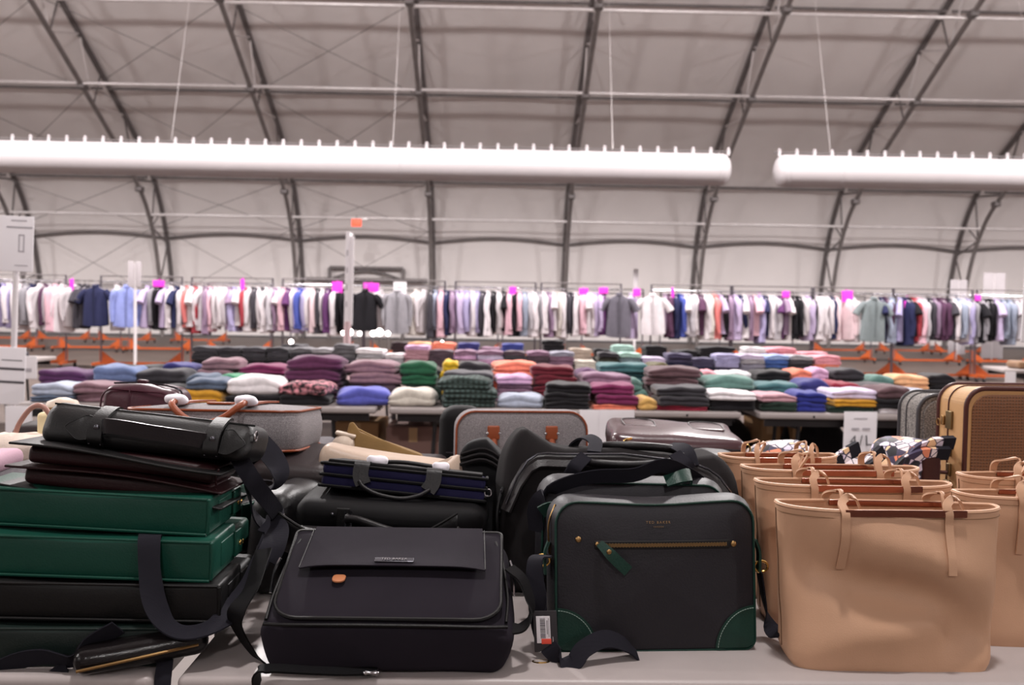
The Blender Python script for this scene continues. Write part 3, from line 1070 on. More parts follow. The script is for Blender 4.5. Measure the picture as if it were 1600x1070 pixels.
FC = {'black': '1a181c', 'charcoal': '38363b', 'grey': '6c6a6e', 'dark grey': '4a484e', 'light grey': 'a8a5aa', 'white': 'e9e3e6', 'cream': 'cfc8bd', 'salmon': 'cf8f88',
      'dusty pink': 'b98e98', 'pink': 'e59aa6', 'plum grey': '56464f', 'plum': '5a2f4e', 'dark plum': '40283a', 'mauve': '8a6a80', 'pink lilac': 'd3a9cc', 'pale lilac': 'c9bcd4',
      'brown mauve': '5f474c', 'olive': '5b5432', 'dark olive': '3c3c34', 'teal grey': '728489', 'slate violet': '4b4660', 'navy': '24243f', 'lavender': 'a9a5c9', 'lilac grey': '92909f',
      'blue': '4a67a8', 'light blue': '9db2dc', 'coral': 'ee8a70', 'peach': 'e8b184', 'indigo': '3a3a78', 'navy blue': '3b458c', 'mint': 'a5c8bd', 'pale blue': 'aab2c4',
      'dusty mauve': '8b6c76', 'mustard': 'c8912a', 'slate blue': '566276', 'periwinkle blue': '5a5eb4', 'dark green': '22332b', 'green': '265a3f', 'bright green': '3d8a66', 'tartan green': '2c3a36',
      'crimson': '8a2338', 'royal blue': '2c3383', 'dark red': '6c2531', 'purple': '56305a', 'yellow': 'd8b02c', 'dull yellow': 'd3a862', 'teal': '456e72', 'sea green': '62857d', 'denim blue': '6879a0',
      'dark brown': '34262a', 'beige': 'b3a496', 'magenta': '7a2c56'}
def stack(x0, x1, Yf, lays, d, where, kind='folded_jumper', zpx=600, group=None, base_z=TZ, rjit=.05, mat_over=None):
    """a pile: lays = [(colour, height)] from the bottom up"""
    yc = Yf + d / 2
    a, b = at_y(x0, zpx, Yf), at_y(x1, zpx, Yf)
    w_ = (b.x - a.x)
    xc = (a.x + b.x) / 2
    z = base_z
    L2 = []
    for cn, h in lays:
        m_ = max(1, round(h / .075))
        L2 += [(cn, h / m_)] * m_
    if mat_over is None:
        lays = L2
    n = len(lays)
    for k, (cn, h) in enumerate(lays):
        seed = int(abs(xc * 977) + k * 31)
        o = link(kind, folded_get(round(w_ * 1.03, 2), d, h * 1.12, seed))
        jj = .02 if rjit == .05 else .01
        o.location = (xc + random.uniform(-jj, jj), yc + random.uniform(-jj, jj), z)
        o.rotation_euler = (0, 0, random.uniform(-rjit, rjit) * (2.2 if rjit == .05 else 1))
        o.color = hx(FC[cn])
        if mat_over and k in mat_over:
            o.data = o.data.copy()
            o.data.materials[0] = mat_over[k]
        pos = 'the' if n == 1 else ('topmost of the' if k == n - 1 else ('bottom of the' if k == 0 else '%s up in the' % ORD[k]))
        w1 = kind.split('_')[1]
        lab = '%s folded %s, %s %s' % (cn, w1, pos, where)
        tag(o, lab, 'folded ' + w1, group)
        z += h
M_tartan = mat('dark_green_check', '26332f', .9, kind='weave', bscale=9, col2='4d5f5c', bump=.2)
M_print = mat('black_with_pink_print', '1c1a1e', .85, kind='speckle', bscale=26, col2='d98f9a')
T2 = [  # row 1: front line
 (6.32, [(45, 112, [('slate blue', .04), ('pale blue', .07)]), (112, 182, [('dusty mauve', .12)]), (184, 278, [('black', .1)]), (282, 345, [('mustard', .085), ('slate blue', .07)]),
  (347, 436, [('black', .06), ('white', .11)]), (438, 516, [('black', .07), ('charcoal', .07)]), (519, 605, [('periwinkle blue', .1)]), (608, 684, [('cream', .1)]),
  (686, 772, [('tartan green', .06), ('tartan green', .06), ('tartan green', .07)]), (776, 850, [('pale blue', .075)]), (852, 924, [('black', .05), ('black', .05), ('black', .06)]),
  (926, 995, [('coral', .03), ('magenta', .13)]), (997, 1030, [('dull yellow', .07)]), (1031, 1112, [('crimson', .03), ('charcoal', .12)]), (1114, 1187, [('black', .075), ('white', .05)]),
  (1190, 1247, [('dark green', .065), ('dusty pink', .045)]), (1248, 1298, [('royal blue', .06), ('royal blue', .065)]), (1300, 1373, [('dark green', .04), ('mustard', .045), ('pale lilac', .06)]),
  (1376, 1428, [('white', .03), ('black', .06), ('brown mauve', .08)])]),
 (6.74, [(58, 136, [('purple', .17)]), (138, 208, [('denim blue', .09), ('denim blue', .11)]), (210, 290, [('charcoal', .18)]), (292, 334, [('slate blue', .15)]), (336, 388, [('bright green', .15)]),
  (392, 442, [('charcoal', .14)]), (446, 536, [('dark plum', .12), ('plum', .17)]), (538, 622, [('plum grey', .11), ('dusty mauve', .15)]), (625, 684, [('dark green', .1), ('green', .16)]),
  (690, 770, [('dark grey', .2)]), (773, 830, [('mauve', .12), ('pink lilac', .06)]), (834, 902, [('dark red', .12), ('dark red', .13)]), (906, 984, [('mauve', .2)]), (986, 1010, [('sea green', .16)]),
  (1012, 1096, [('brown mauve', .12), ('brown mauve', .13)]), (1100, 1178, [('plum', .1), ('sea green', .09)]), (1182, 1248, [('teal', .15)]), (1252, 1300, [('crimson', .07), ('indigo', .1)]),
  (1302, 1350, [('crimson', .16)]), (1337, 1408, [('charcoal', .15)]), (1410, 1456, [('pale blue', .12)])]),
 (7.14, [(150, 250, [('black', .18)]), (254, 304, [('indigo', .2)]), (306, 366, [('dusty mauve', .24)]), (368, 442, [('magenta', .2)]), (446, 500, [('olive', .16)]), (640, 684, [('charcoal', .2)]), (686, 712, [('yellow', .25)]),
  (714, 766, [('charcoal', .24)]), (768, 838, [('coral', .12), ('coral', .13)]), (842, 900, [('black', .14)]), (904, 936, [('purple', .2)]), (938, 1014, [('sea green', .12), ('teal', .13)]), (1016, 1052, [('olive', .25)]), (1054, 1096, [('sea green', .22)]),
  (1098, 1128, [('pink', .2)]), (1130, 1178, [('white', .2)]), (1180, 1234, [('black', .21)]), (1236, 1268, [('coral', .22)]), (1270, 1300, [('pink lilac', .23)]), (1302, 1352, [('charcoal', .23)]), (1354, 1398, [('sea green', .18)]), (1402, 1456, [('peach', .19)]), (1458, 1500, [('black', .2)])]),
]
RN = ['front line of the jumper tables', 'second line of the jumper tables', 'third line of the jumper tables']
for ri, (Yf, piles) in enumerate(T2):
    for k, (x0, x1, lays) in enumerate(piles):
        mo = None
        if lays[0][0] == 'tartan green':
            mo = {0: M_tartan, 1: M_tartan, 2: M_tartan}
        if (x0, ri) == (438, 0):
            mo = {1: M_print}
        nxt = piles[k + 1] if k + 1 < len(piles) else None
        where = '%s pile from left, %s jumper line' % (ORD[k], ('front', 'second', 'third')[ri])
        stack(x0, x1, Yf, lays, .34, where, zpx=605, group='folded jumpers, ' + RN[ri], mat_over=mo)
def L4(*cs):
    return [(c, .046) for c in cs]
T3F = [(298, 338, L4('black', 'charcoal', 'charcoal', 'dark grey')), (339, 377, L4('black', 'charcoal', 'charcoal', 'dark grey')), (378, 415, L4('black', 'charcoal', 'dark grey', 'dark grey')),
 (416, 450, L4('black', 'charcoal', 'dark grey', 'charcoal')), (451, 486, L4('black', 'charcoal', 'charcoal', 'grey')), (487, 520, L4('black', 'charcoal', 'grey', 'light grey')),
 (521, 555, L4('charcoal', 'dark grey', 'grey', 'grey', 'grey')), (556, 600, L4('light grey', 'white', 'light grey', 'white')), (601, 631, L4('light grey', 'light grey', 'white')),
 (632, 670, L4('salmon', 'dusty pink', 'dusty pink', 'dusty pink', 'pink lilac')), (671, 709, L4('plum grey', 'plum grey', 'plum grey', 'plum grey')), (710, 745, L4('plum', 'mauve', 'pink lilac', 'mauve')),
 (746, 787, L4('mauve', 'pink lilac', 'pale lilac', 'mauve')), (788, 822, L4('plum grey', 'plum grey', 'dark grey', 'plum grey')), (823, 858, L4('plum', 'plum grey', 'plum grey', 'mauve')),
 (859, 897, L4('plum grey', 'mauve', 'mauve', 'lilac grey')), (898, 934, L4('cream', 'cream')), (935, 968, L4('dark olive', 'dark olive', 'dark olive', 'charcoal')),
 (969, 1003, L4('teal grey', 'teal grey', 'teal grey', 'mint')), (1004, 1041, L4('lilac grey', 'pale lilac', 'pale lilac')), (1042, 1081, L4('navy', 'navy', 'slate violet', 'slate violet')),
 (1082, 1118, L4('navy', 'slate violet', 'slate violet')), (1119, 1157, L4('slate violet', 'lavender', 'lavender', 'lavender')), (1158, 1196, L4('lilac grey', 'lilac grey', 'light grey', 'pale lilac')),
 (1197, 1234, L4('dark green', 'blue', 'blue', 'light blue')), (1235, 1272, L4('black', 'charcoal', 'dark grey', 'light grey')), (1273, 1314, L4('coral', 'coral', 'pink', 'pink'))]
T3B = [(440, 474, L4('charcoal', 'charcoal', 'charcoal', 'charcoal')), (610, 637, L4('dark brown', 'dark brown', 'dark brown', 'dark brown', 'dark brown')), (638, 673, L4('coral', 'peach', 'peach', 'peach', 'peach')), (675, 711, L4('coral', 'coral', 'coral', 'coral', 'coral')),
 (713, 748, L4('navy', 'indigo', 'indigo', 'indigo', 'indigo')), (750, 782, L4('mauve', 'mauve', 'mauve', 'mauve')), (784, 818, L4('navy blue', 'navy blue', 'navy blue', 'navy blue', 'navy blue')), (848, 882, L4('black', 'black', 'black', 'black', 'black', 'black')),
 (890, 926, L4('beige', 'beige', 'beige', 'beige')), (930, 957, L4('black', 'black', 'black', 'black')), (958, 992, L4('mint', 'mint', 'mint', 'mint', 'mint')), (1008, 1042, L4('black', 'black', 'black', 'black', 'black')), (1056, 1090, L4('black', 'black', 'black', 'black')),
 (1094, 1150, L4('black', 'black', 'black', 'black', 'black')), (1165, 1198, L4('white', 'white', 'white', 'white', 'white')), (1201, 1246, L4('pink', 'pink', 'pink', 'pink', 'pink')), (1250, 1296, L4('pink', 'pink', 'pink', 'pink'))]
for k, (x0, x1, lays) in enumerate(T3F):
    stack(x0, x1, 10.2, lays, .33, '%s pile from left, far front shirt line' % (ORD[k] if k < 26 else 'twenty-seventh'), 'folded_shirt', 560, 'folded shirts, front of the far tables', rjit=.03)
for k, (x0, x1, lays) in enumerate(T3B):
    stack(x0, x1, 11.0, lays, .33, '%s pile from left, far rear shirt line' % ORD[k], 'folded_shirt', 550, 'folded shirts, back of the far tables', rjit=.06)
# bright spots of unknown source, made as glowing balls on added stands
for px, py, Y, rr, lab in ((536, 520, 15.0, .035, 'round bright light spot, leftmost of the bright row under the black tee'), (546, 519, 15.0, .06, 'larger bright light spot right of the tall sign pole'), (562, 521, 15.0, .035, 'bright light spot between the two bright clusters'),
        (583, 521, 15, .045, 'bright light spot right of the chrome post'), (593, 519, 15, .06, 'large bright light spot in the right bright cluster'), (606, 521, 15, .04, 'bright light spot at the right end of the bright row'),
        (455, 534, 15, .04, 'lone bright light spot behind the charcoal stacks'), (691, 535, 15, .03, 'lone bright light spot behind the coral stack')):
    p = at_y(px, py, Y)
    t = thing('bright_spot', lab, 'lamp', (p.x, Y, 0), group='small bright light spots')
    mb = MB(); lathe(mb, [(rr * .2, -rr), (rr * .8, -rr * .6), (rr, 0), (rr * .8, rr * .6), (rr * .2, rr)], (0, 0, p.z), n=12); mb.build('glow_ball', mat('bright_spot_glow', 'fff2ee', .5, emit=9), t)
    tube([(0, 0, 0), (0, 0, p.z - rr)], .012, 6).build('added_stem', M_dsteel, t)
# cardboard boxes and dark bags under the jumper tables
def carton(px0, px1, py0, Y, label, hz=None, m=M_card):
    a, b = at_y(px0, py0, Y), at_y(px1, py0, Y)
    t = thing('carton', label, 'box', ((a.x + b.x) / 2, Y, 0), (0, 0, random.uniform(-.08, .08)), 'cartons under the jumper tables')
    w_, h_ = b.x - a.x, max(.15, a.z)
    mb = MB(); rbox((w_, .4, h_), .006, (2, 2, 2), mb=mb); mb.build('carton_body', m, t)
    for s in (-1, 1):
        mb = MB(); rbox((w_ - .01, .19, .006), .002, (1, 1, 1), mb=mb, M=Matrix.Translation((0, s * .1, h_))); mb.build('flap', m, t)
    mb = MB(); box(mb, -.03, .03, -.203, -.2, h_ - .1, h_); mb.build('tape', mat('tape', 'c9a57a', .3), t, smooth=False)
carton(532, 600, 655, 7.0, 'tan carton under the middle jumper table, behind folded table legs')
carton(690, 800, 668, 7.1, 'dark brown carton under the middle jumper table', m=mat('dark_card', '4a3228', .8))
carton(608, 690, 662, 6.9, 'pinkish brown carton under the middle jumper table', m=mat('pink_card', '8a6a62', .8))
carton(1175, 1205, 652, 7.3, 'narrow tan carton under the right jumper table joint')
carton(1225, 1252, 660, 7.2, 'small tan carton left of the dark sacks under the right table')
def sack(px, py, Y, w_, h_, label, c='18161a'):
    a = at_y(px, py, Y)
    mb = MB(); rbox((w_, .4, h_), h_ * .42, (6, 4, 3), lump=.05, lscale=5, seed=px % 7, mb=mb, fn=lambda q: (q.x, q.y, max(q.z, 0)))
    o = mb.build('cloth_sack', M_knit); o.color = hx(c); o.location = (a.x, Y + .2, 0)
    tag(o, label, 'sack', 'dark sacks under the jumper tables')
sack(1285, 655, 6.9, .46, .62, 'black cloth sack on the floor left of the 4/L sign')
sack(1395, 655, 6.9, .5, .64, 'black cloth sack on the floor right of the 4/L sign')
sack(1140, 665, 7.2, .5, .56, 'black cloth sack on the floor behind the glossy brown bag')
sack(745, 690, 7.0, .4, .4, 'brown black cloth sack before the dark carton', '2a1a14')
sack(850, 660, 7.3, .6, .55, 'black cloth sack behind the upright grey holdall')
sack(1460, 655, 7.1, .5, .6, 'black cloth sack behind the vintage suitcases')
# oblique table at the right with dark and tan clothes
pa = at_z(1530, 574, TZ)
t = folding_table(pa.x + 1.3, pa.y - .55, 'grey folding table with dark and tan clothes at right behind the suitcase', 2.4, R(-10))
for k, (dx, c_, nm) in enumerate(((.45, '8a6b52', 'tan'), (.8, '26222a', 'black'), (1.15, '5c2a30', 'wine red'), (1.5, '20202a', 'blue black'))):
    mb = MB(); rbox((.33, .32, .09), .04, (5, 4, 1), lump=.012, seed=k, mb=mb)
    o = mb.build('folded_jumper', M_knit); o.color = hx(c_); o.location = t.location + Matrix.Rotation(R(-10), 3, 'Z') @ V((dx - 1.3, .3, TZ))
    tag(o, '%s folded jumper on the oblique table behind the vintage suitcase' % nm, 'folded jumper', 'folded jumpers on the oblique table')
for px, lab in ((1543, 'white paper tag sign at the near corner of the oblique table'), (1594, 'white paper tag sign at the right of the oblique table')):
    a = t.location + Matrix.Rotation(R(-10), 3, 'Z') @ V((-1.12 if px < 1560 else -.7, -.008, 0))
    o = MB(); rbox((.13, .004, .2), .0018, (1, 1, 1), mb=o); o = o.build('paper_sign', M_paper); o.location = (a.x, a.y, TZ - .22)
    tag(o, lab, 'sign', 'paper signs on the oblique table')
# ================================================================ BAGS ON THE FRONT TABLES
def leather(name, c, rough=.42, bump=.25, bs=260, var=.08, coat=0.0, spec=.3):
    return mat(name, c, rough, bump=bump, bscale=bs, var=var, vscale=7, coat=coat, spec=spec)
L_navy = leather('navy_black_leather', '1f1d22', .5)
L_green = leather('bottle_green_leather', '0e3f33', .4)
L_green_d = leather('dark_green_leather', '12332a', .45)
L_black = leather('black_leather', '0a090a', .48)
L_black2 = leather('soft_black_leather', '131113', .45, bs=120, bump=.4)
L_ox = leather('oxblood_leather', '260f12', .4)
L_wine = leather('wine_leather', '42202b', .38, bs=90, bump=.35)
L_brown = leather('glossy_brown_leather', '4a3337', .25, coat=.4, bs=150)
L_dbrown = leather('dark_brown_leather', '231a1b', .45)
L_tan = leather('tan_tote_leather', 'bf977a', .5, bump=.15, bs=420, var=.03)
L_cognac = leather('cognac_leather', '8a4528', .4)
L_taupe = leather('taupe_leather', 'b29d8c', .42, var=.05)
L_tab = leather('light_tan_leather', 'b8764f', .45)
F_web = mat('navy_webbing', '201f26', .8, bump=.4, bscale=260, kind='weave', var=.05, spec=.12)
F_canvas = mat('black_canvas', '221e25', .85, bump=.3, bscale=420, kind='weave', var=.08, vscale=12, spec=.12)
F_canvas2 = mat('brown_black_canvas', '1e1b1c', .8, bump=.3, bscale=420, kind='weave', var=.08, spec=.12)
F_nylon = mat('black_nylon', '0c0b0d', .6, bump=.2, bscale=420, kind='weave', spec=.15)
F_navy = mat('navy_fabric', '232144', .7, bump=.25, bscale=420, kind='weave', spec=.15)
F_felt = mat('grey_felt', '6e696b', .9, bump=.4, bscale=420, kind='speckle', col2='918b8d')
F_tweed = mat('charcoal_tweed', '4a464a', .9, bump=.4, bscale=300, kind='speckle', col2='5f5a5e')
F_ochre = mat('ochre_suede', '7b5e33', .85, var=.15, vscale=10, bump=.3, bscale=150)
F_tissue = mat('white_tissue', 'e8e4ec', .7, bump=.3, bscale=60)
B_brass = mat('aged_brass', 'a8875a', .3, 1.0)
B_gold = mat('polished_gold', 'd9b36a', .18, 1.0)
B_rose = mat('rose_gold_metal', '935f50', .22, 1.0)
B_steel = mat('nickel', 'b9b9bd', .22, 1.0)
B_dark = mat('gunmetal', '5a5a60', .25, 1.0)
ZY = -0.0
def outline_tube(out, y, r, name, m, parent, fn=None, n=6):
    P = [V((x, y, z)) for x, z in out]
    if fn:
        P = [V(fn(p)) for p in P]
    return tube(P, r, n, closed=True).build(name, m, parent)
def ring(c, r, tr, name, m, parent, axis='Y', sq=1.0):
    P = []
    for k in range(18):
        a = 2 * math.pi * k / 18
        u, v_ = r * math.cos(a), r * sq * math.sin(a)
        P.append(V({'Y': (u, 0, v_), 'X': (0, u, v_), 'Z': (u, v_, 0)}[axis]) + V(c))
    return tube(P, tr, 6, closed=True).build(name, m, parent)

# ---- satchel with green corners (upright, front middle)
def corner_patch(sx, w_, r, y, parent):
    mb = MB()
    vs, fs = [], []
    n = 14
    cx, cz = sx * w_ / 2, 0.0
    rings = 6
    for k in range(rings + 1):
        for j in range(n + 1):
            a = (math.pi / 2) * j / n
            s = k / rings
            x, z = s * r * 1.02 * math.cos(a), s * r * 1.08 * math.sin(a)
            x = max(x, 0.0); z = max(z, 0)
            if x < .03 and z < .03:
                pass
            X = cx - sx * (x + .003)
            yy = y(X, z) - .0018
            vs.append((X, yy, z + .004 + (max(0, .02 - x) ** 2) * 18 * (1 if z < .02 else 0)))
    for k in range(rings):
        for j in range(n):
            fs.append((k * (n + 1) + j, k * (n + 1) + j + 1, (k + 1) * (n + 1) + j + 1, (k + 1) * (n + 1) + j))
    mb.add(vs, fs)
    o = mb.build('corner_patch', L_green_d, parent)
    st = MB()
    for j in range(22):
        a = (math.pi / 2) * (j + .5) / 22
        x, z = (r - .005) * 1.02 * math.cos(a), (r - .005) * 1.08 * math.sin(a)
        X = cx - sx * (x + .003)
        rbox((.0042, .0012, .0012), .0004, (1, 1, 1), base=False, mb=st, M=Matrix.Translation((X, y(X, z) - .0026, z + .004)) @ Matrix.Rotation(sx * (a - math.pi / 2) if False else sx * (a + math.pi / 2), 4, 'Y'))
    s = st.build('stitching', mat('pale_thread', '8fa39a', .8), parent)
    s['kind'] = 'stuff'
    return o
TW, TH, TD, PUF = .405, .298, .115, .014
def front_y(X, z):
    u = min(1, max(abs(X) / (TW / 2), abs(z - TH / 2) / (TH / 2)))
    return -PUF * (1 - u * u)
p = at_z(1026, 1017, TZ)
ted = thing('satchel_bag', 'navy black leather satchel with green corner patches and brass zip standing upright in front', 'bag', (p.x, p.y, TZ), (R(-6), R(-.5), R(3)))
out = rr_outline(TW, TH, .045, .022, taper=-.0)
def sag(q):
    return (q.x, q.y, q.z - (.008 * math.exp(-(q.x / .11) ** 2) * (q.z / TH) ** 4))
slab(out, TD, edge=.006, puff=PUF, side=.012, fn=sag).build('body', L_navy, ted)
outline_tube(out, .001, .0026, 'front_piping', L_green_d, ted, sag)
outline_tube([(x * 1.0, z) for x, z in out], TD - .001, .0026, 'back_piping', L_green_d, ted, sag)
for s in (-1, 1):
    corner_patch(s, TW, .078, front_y, ted)
# zip
zz = .212
mb = MB(); rbox((.276, .004, .017), .002, (8, 1, 1), base=False, mb=mb, M=Matrix.Translation((.012, front_y(0, zz) - .001, zz)), fn=lambda q: (q.x, q.y + .004 * (q.x / .12) ** 2, q.z))
mb.build('zip_slot', leather('zip_slot_black', '0f0d0e', .6), ted)
mb = MB()
for k in range(86):
    x = -.118 + k * .00305
    box(mb, x, x + .0018, front_y(0, zz) - .0052 + .004 * (x / .12) ** 2, front_y(0, zz) - .002 + .004 * (x / .12) ** 2, zz - .0038 + (k % 2) * .0008, zz + .0032 + (k % 2) * .0008)
o = mb.build('zip_teeth', B_brass, ted, smooth=False); o['kind'] = 'stuff'
yz = front_y(.15, zz)
rivet('rivet', B_brass, ted, (-.158, front_y(.158, zz) - .001, zz + .012), .0062)
rivet('rivet', B_brass, ted, (.158, front_y(.158, zz) - .001, zz), .0062)
mb = MB(); rbox((.016, .009, .009), .003, (1, 1, 1), base=False, mb=mb); o = mb.build('zip_slider', B_brass, ted); o.location = (-.118, front_y(0, zz) - .006, zz + .002); o.rotation_euler = (0, R(25), 0)
pull = MB()
srib([(-.118, front_y(0, zz) - .012, zz + .004), (-.1, -.03, zz - .012), (-.082, -.028, zz - .03), (-.064, -.026, zz - .046)], [.017] * 3 + [.018] * 40, .006, (0.6, 0.1, .75), mb=pull)
P = smooth([(-.118, -.022, zz + .006), (-.1, -.030, zz - .012), (-.082, -.030, zz - .03), (-.062, -.028, zz - .048)], 5)
pull = ribbon(P, [.015 + .008 * min(1, k / 6) for k in range(len(P))], .007, (.75, 0, .66))
tabo = pull.build('pull_tab', L_green_d, ted)
rivet('pull_rivet', B_brass, tabo, (-.101, -.0345, zz - .009), .0052)
text_mesh('TED BAKER', .0072, mat('gold_foil', 'a98a62', .35, .7), ted, (.004, front_y(.02, .262) - .0028, .254), (R(90), 0, 0), space=1.45)
text_mesh('LONDON', .0036, MATS['gold_foil'], ted, (.004, front_y(.02, .25) - .0028, .2465), (R(90), 0, 0), space=1.5)
# side zips, straps and rings
tube(smooth([(-.212, .03, .19), (-.214, .028, .25), (-.2, .03, .29)], 5), .002, 5).build('side_zip', B_brass, ted)
for s in (-1, 1):
    mb = MB(); srib([(s * .214, .03, .215), (s * .222, .03, .19), (s * .221, .03, .15)], .02, .005, (0, 1, 0), mb=mb); mb.build('ring_tab', L_green_d, ted)
    ring((s * .226, .028, .178 if s < 0 else .16), .014, .0028, 'strap_ring', B_gold, ted, 'Y', .8)
# webbing strap: from left ring down to the table, then waving along it
A_ = lambda px, py, y: ted.matrix_world.inverted() @ at_y(px, py, y)
bpy.context.view_layer.update()
yb = p.y
pts = [A_(852, 868, yb + .02), A_(836, 876, yb - .005), A_(838, 930, yb - .02), A_(846, 985, yb - .02), A_(862, 1016, yb - .06), A_(893, 1036, yb - .085), A_(912, 1014, yb - .075), A_(945, 998, yb - .06), A_(975, 1006, yb - .045), A_(996, 1024, yb - .035)]
sds = [V((.3, -1, 0)), V((.7, -.7, 0)), V((1, -.2, 0)), V((1, -.2, .1)), V((.8, -.5, .5)), V((.0, -.6, -.8)), V((.3, -.6, -.7)), V((.1, -.6, -.8)), V((.3, -.6, -.75)), V((.3, -.7, -.6))]
srib(pts, .036, .003, sds).build('shoulder_strap', F_web, ted)
mb = MB(); q = A_(845, 1034, yb - .06); ring(q, .016, .0028, 'strap_buckle', B_gold, ted, 'Z', .6)
q0, q1, q2 = A_(1186, 890, yb + .06), A_(1196, 950, yb + .07), A_(1208, 985, yb + .05)
srib([q0, q1, q2, A_(1222, 985, yb + .0)], .034, .003, [V((0, 1, 0)), V((.2, 1, 0)), V((1, .3, .6)), V((.7, -.1, .9))]).build('shoulder_strap', F_web, ted)
# hang tag on it
ca, cb = at_y(851, 954, yb - .045), at_y(856, 1020, yb - .055)
tg = thing('price_tag', 'black hang tag with white barcode sticker and red sticker hanging from the satchel strap', 'tag', (ca.x, ca.y, ca.z), (R(-4), R(-4), R(-8)))
th_ = ca.z - cb.z
mb = MB(); rbox((.046, .0016, th_), .0007, (1, 1, 1), base=False, mb=mb, M=Matrix.Translation((0, 0, -th_ / 2))); mb.build('card', mat('black_card', '2a272b', .55), tg)
mb = MB(); rbox((.027, .0008, .052), .0003, (1, 1, 1), base=False, mb=mb, M=Matrix.Translation((-.004, -.0013, -.036))); lb = mb.build('barcode_label', M_paper, tg)
mb = MB()
z_ = -.014
rb = random.Random(4)
while z_ > -.052:
    h_ = rb.choice((.0006, .001, .0016))
    box(mb, -.010, .0, -.0021, -.0018, z_ - h_, z_)
    z_ -= h_ + rb.choice((.0008, .0012))
box(mb, .003, .0042, -.0021, -.0018, -.045, -.018); box(mb, .0062, .007, -.0021, -.0018, -.05, -.014)
o = mb.build('barcode', M_ink, lb, smooth=False); o['kind'] = 'stuff'
mb = MB(); rbox((.019, .001, .010), .0004, (1, 1, 1), base=False, mb=mb, M=Matrix.Translation((.001, -.0024, -.0585))); mb.build('red_sticker', mat('red_sticker', 'e8503c', .5), tg)
mb = MB(); box(mb, -.012, .010, -.0011, -.0009, -.079, -.0782); box(mb, .0135, .0145, -.0011, -.0009, -.072, -.05); mb.build('print_line', mat('white_ink', 'cfcace', .6), tg, smooth=False)
tube(smooth([(0, 0, -.004), (.004, .006, .02), (0, .016, .05)], 4), .0008, 5).build('cord', F_web, tg)

# ---- second green piped satchel behind
p2 = at_y(985, 960, p.y + .165)
bag2 = thing('satchel_bag', 'navy black satchel with green piping standing behind the brass zip one', 'bag', (p2.x, p.y + .155, TZ), (R(-4), R(1), R(1)))
out2 = rr_outline(.395, .305, .045, .022)
slab(out2, .11, edge=.006, puff=.012, side=.012).build('body', L_navy, bag2)
outline_tube(out2, .001, .0026, 'front_piping', L_green_d, bag2)
outline_tube(out2, .109, .0026, 'back_piping', L_green_d, bag2)
bpy.context.view_layer.update()
def B_(px, py, y):
    return bag2.matrix_world.inverted() @ at_y(px, py, y)
y2 = p.y + .155
st = srib([B_(838, 830, y2 + .02), B_(838, 790, y2 + .0), B_(868, 762, y2 - .02), B_(925, 745, y2 - .02), B_(990, 742, y2 - .01), B_(1035, 727, y2 + .0), B_(1072, 740, y2 + .05), B_(1090, 752, y2 + .09)], .036, .003,
          [V((1, -.6, 0)), V((.9, -.6, .3)), V((.4, -.5, .75)), V((0, -.55, .85)), V((0, -.5, .86)), V((.1, -.5, .85)), V((.3, -.6, .7)), V((.3, -.6, .7))])
st.build('shoulder_strap', F_web, bag2)
srib([B_(845, 800, y2 - .03), B_(862, 793, y2 - .035), B_(885, 800, y2 - .02), B_(895, 806, y2)], .03, .004, (0, -.5, .9)).build('strap_end', L_green_d, bag2)
srib([B_(1040, 752, y2 + .0), B_(1062, 745, y2), B_(1078, 742, y2 + .02), B_(1078, 752, y2 + .03)], .03, .004, (0, .7, .7)).build('strap_end', L_green_d, bag2)

# ---- big black weekender behind them
YD = 2.24
pl, pr = at_y(778, 900, YD), at_y(1172, 900, YD)
dw = (pr.x - pl.x)
duf = thing('weekender_bag', 'large black canvas weekender with leather bands and two handles behind the satchels', 'bag', ((pl.x + pr.x) / 2, YD, TZ), (0, 0, R(2)))
DH, DD = .335, .30
def dfn(q):
    t = max(0, q.z / DH)
    u = q.x / (dw / 2)
    y = q.y * (1 - .55 * t ** 2.2)
    x = q.x * (1 - .07 * t ** 3 - .03 * (1 - t))
    wing = math.exp(-((abs(u) - .86) / .2) ** 2) * max(0, t - .6) / .4
    z = q.z + (.05 if u < 0 else .02) * wing - .035 * (t > .5) * max(0, u) * t - .0 * t
    y += .012 * math.sin(u * 7) * (1 - t)
    return (x, y + DD / 2, z)
mb = MB(); rbox((dw, DD, DH), .05, (14, 8, 8), puff=(.012, .02, .0), fn=dfn, mb=mb, lump=.008, lscale=5); mb.build('body', F_canvas2, duf)
def dsurf(x, t, front=True, off=.004):
    q = V((x, -DD / 2 if front else DD / 2, t * DH))
    r_ = V(dfn(q))
    return r_ + V((0, -off if front else off, 0))
# leather band along the shoulder
bandp = []
for k in range(25):
    u = -1 + 2 * k / 24
    t = .91 - .34 * abs(u) ** 6
    x = u * dw / 2 * .97
    bandp.append(dsurf(x, t, True, .018 - .012 * abs(u) ** 8) + V((0, 0, .012)))
ribbon(bandp, .034, .006, V((0, .62, .75))).build('leather_band', leather('grey_black_leather', '2a2728', .4), duf)
tube([q + V((0, .0, .017)) for q in bandp], .003, 6).build('zip_line', B_dark, duf)
def dl(px, py, y):
    return duf.matrix_world.inverted() @ at_y(px, py, y)
bpy.context.view_layer.update()
tube(smooth([dl(903, 716, YD + .06), dl(925, 722, YD + .03), dl(980, 726, YD + .02), dl(1040, 722, YD + .03), dl(1068, 712, YD + .06)], 5), .0085, 8).build('handle', L_black2, duf)
tube(smooth([dl(930, 700, YD + .16), dl(950, 696, YD + .13), dl(1000, 697, YD + .12), dl(1040, 700, YD + .14), dl(1060, 704, YD + .16)], 5), .0105, 8).build('handle', L_black2, duf)
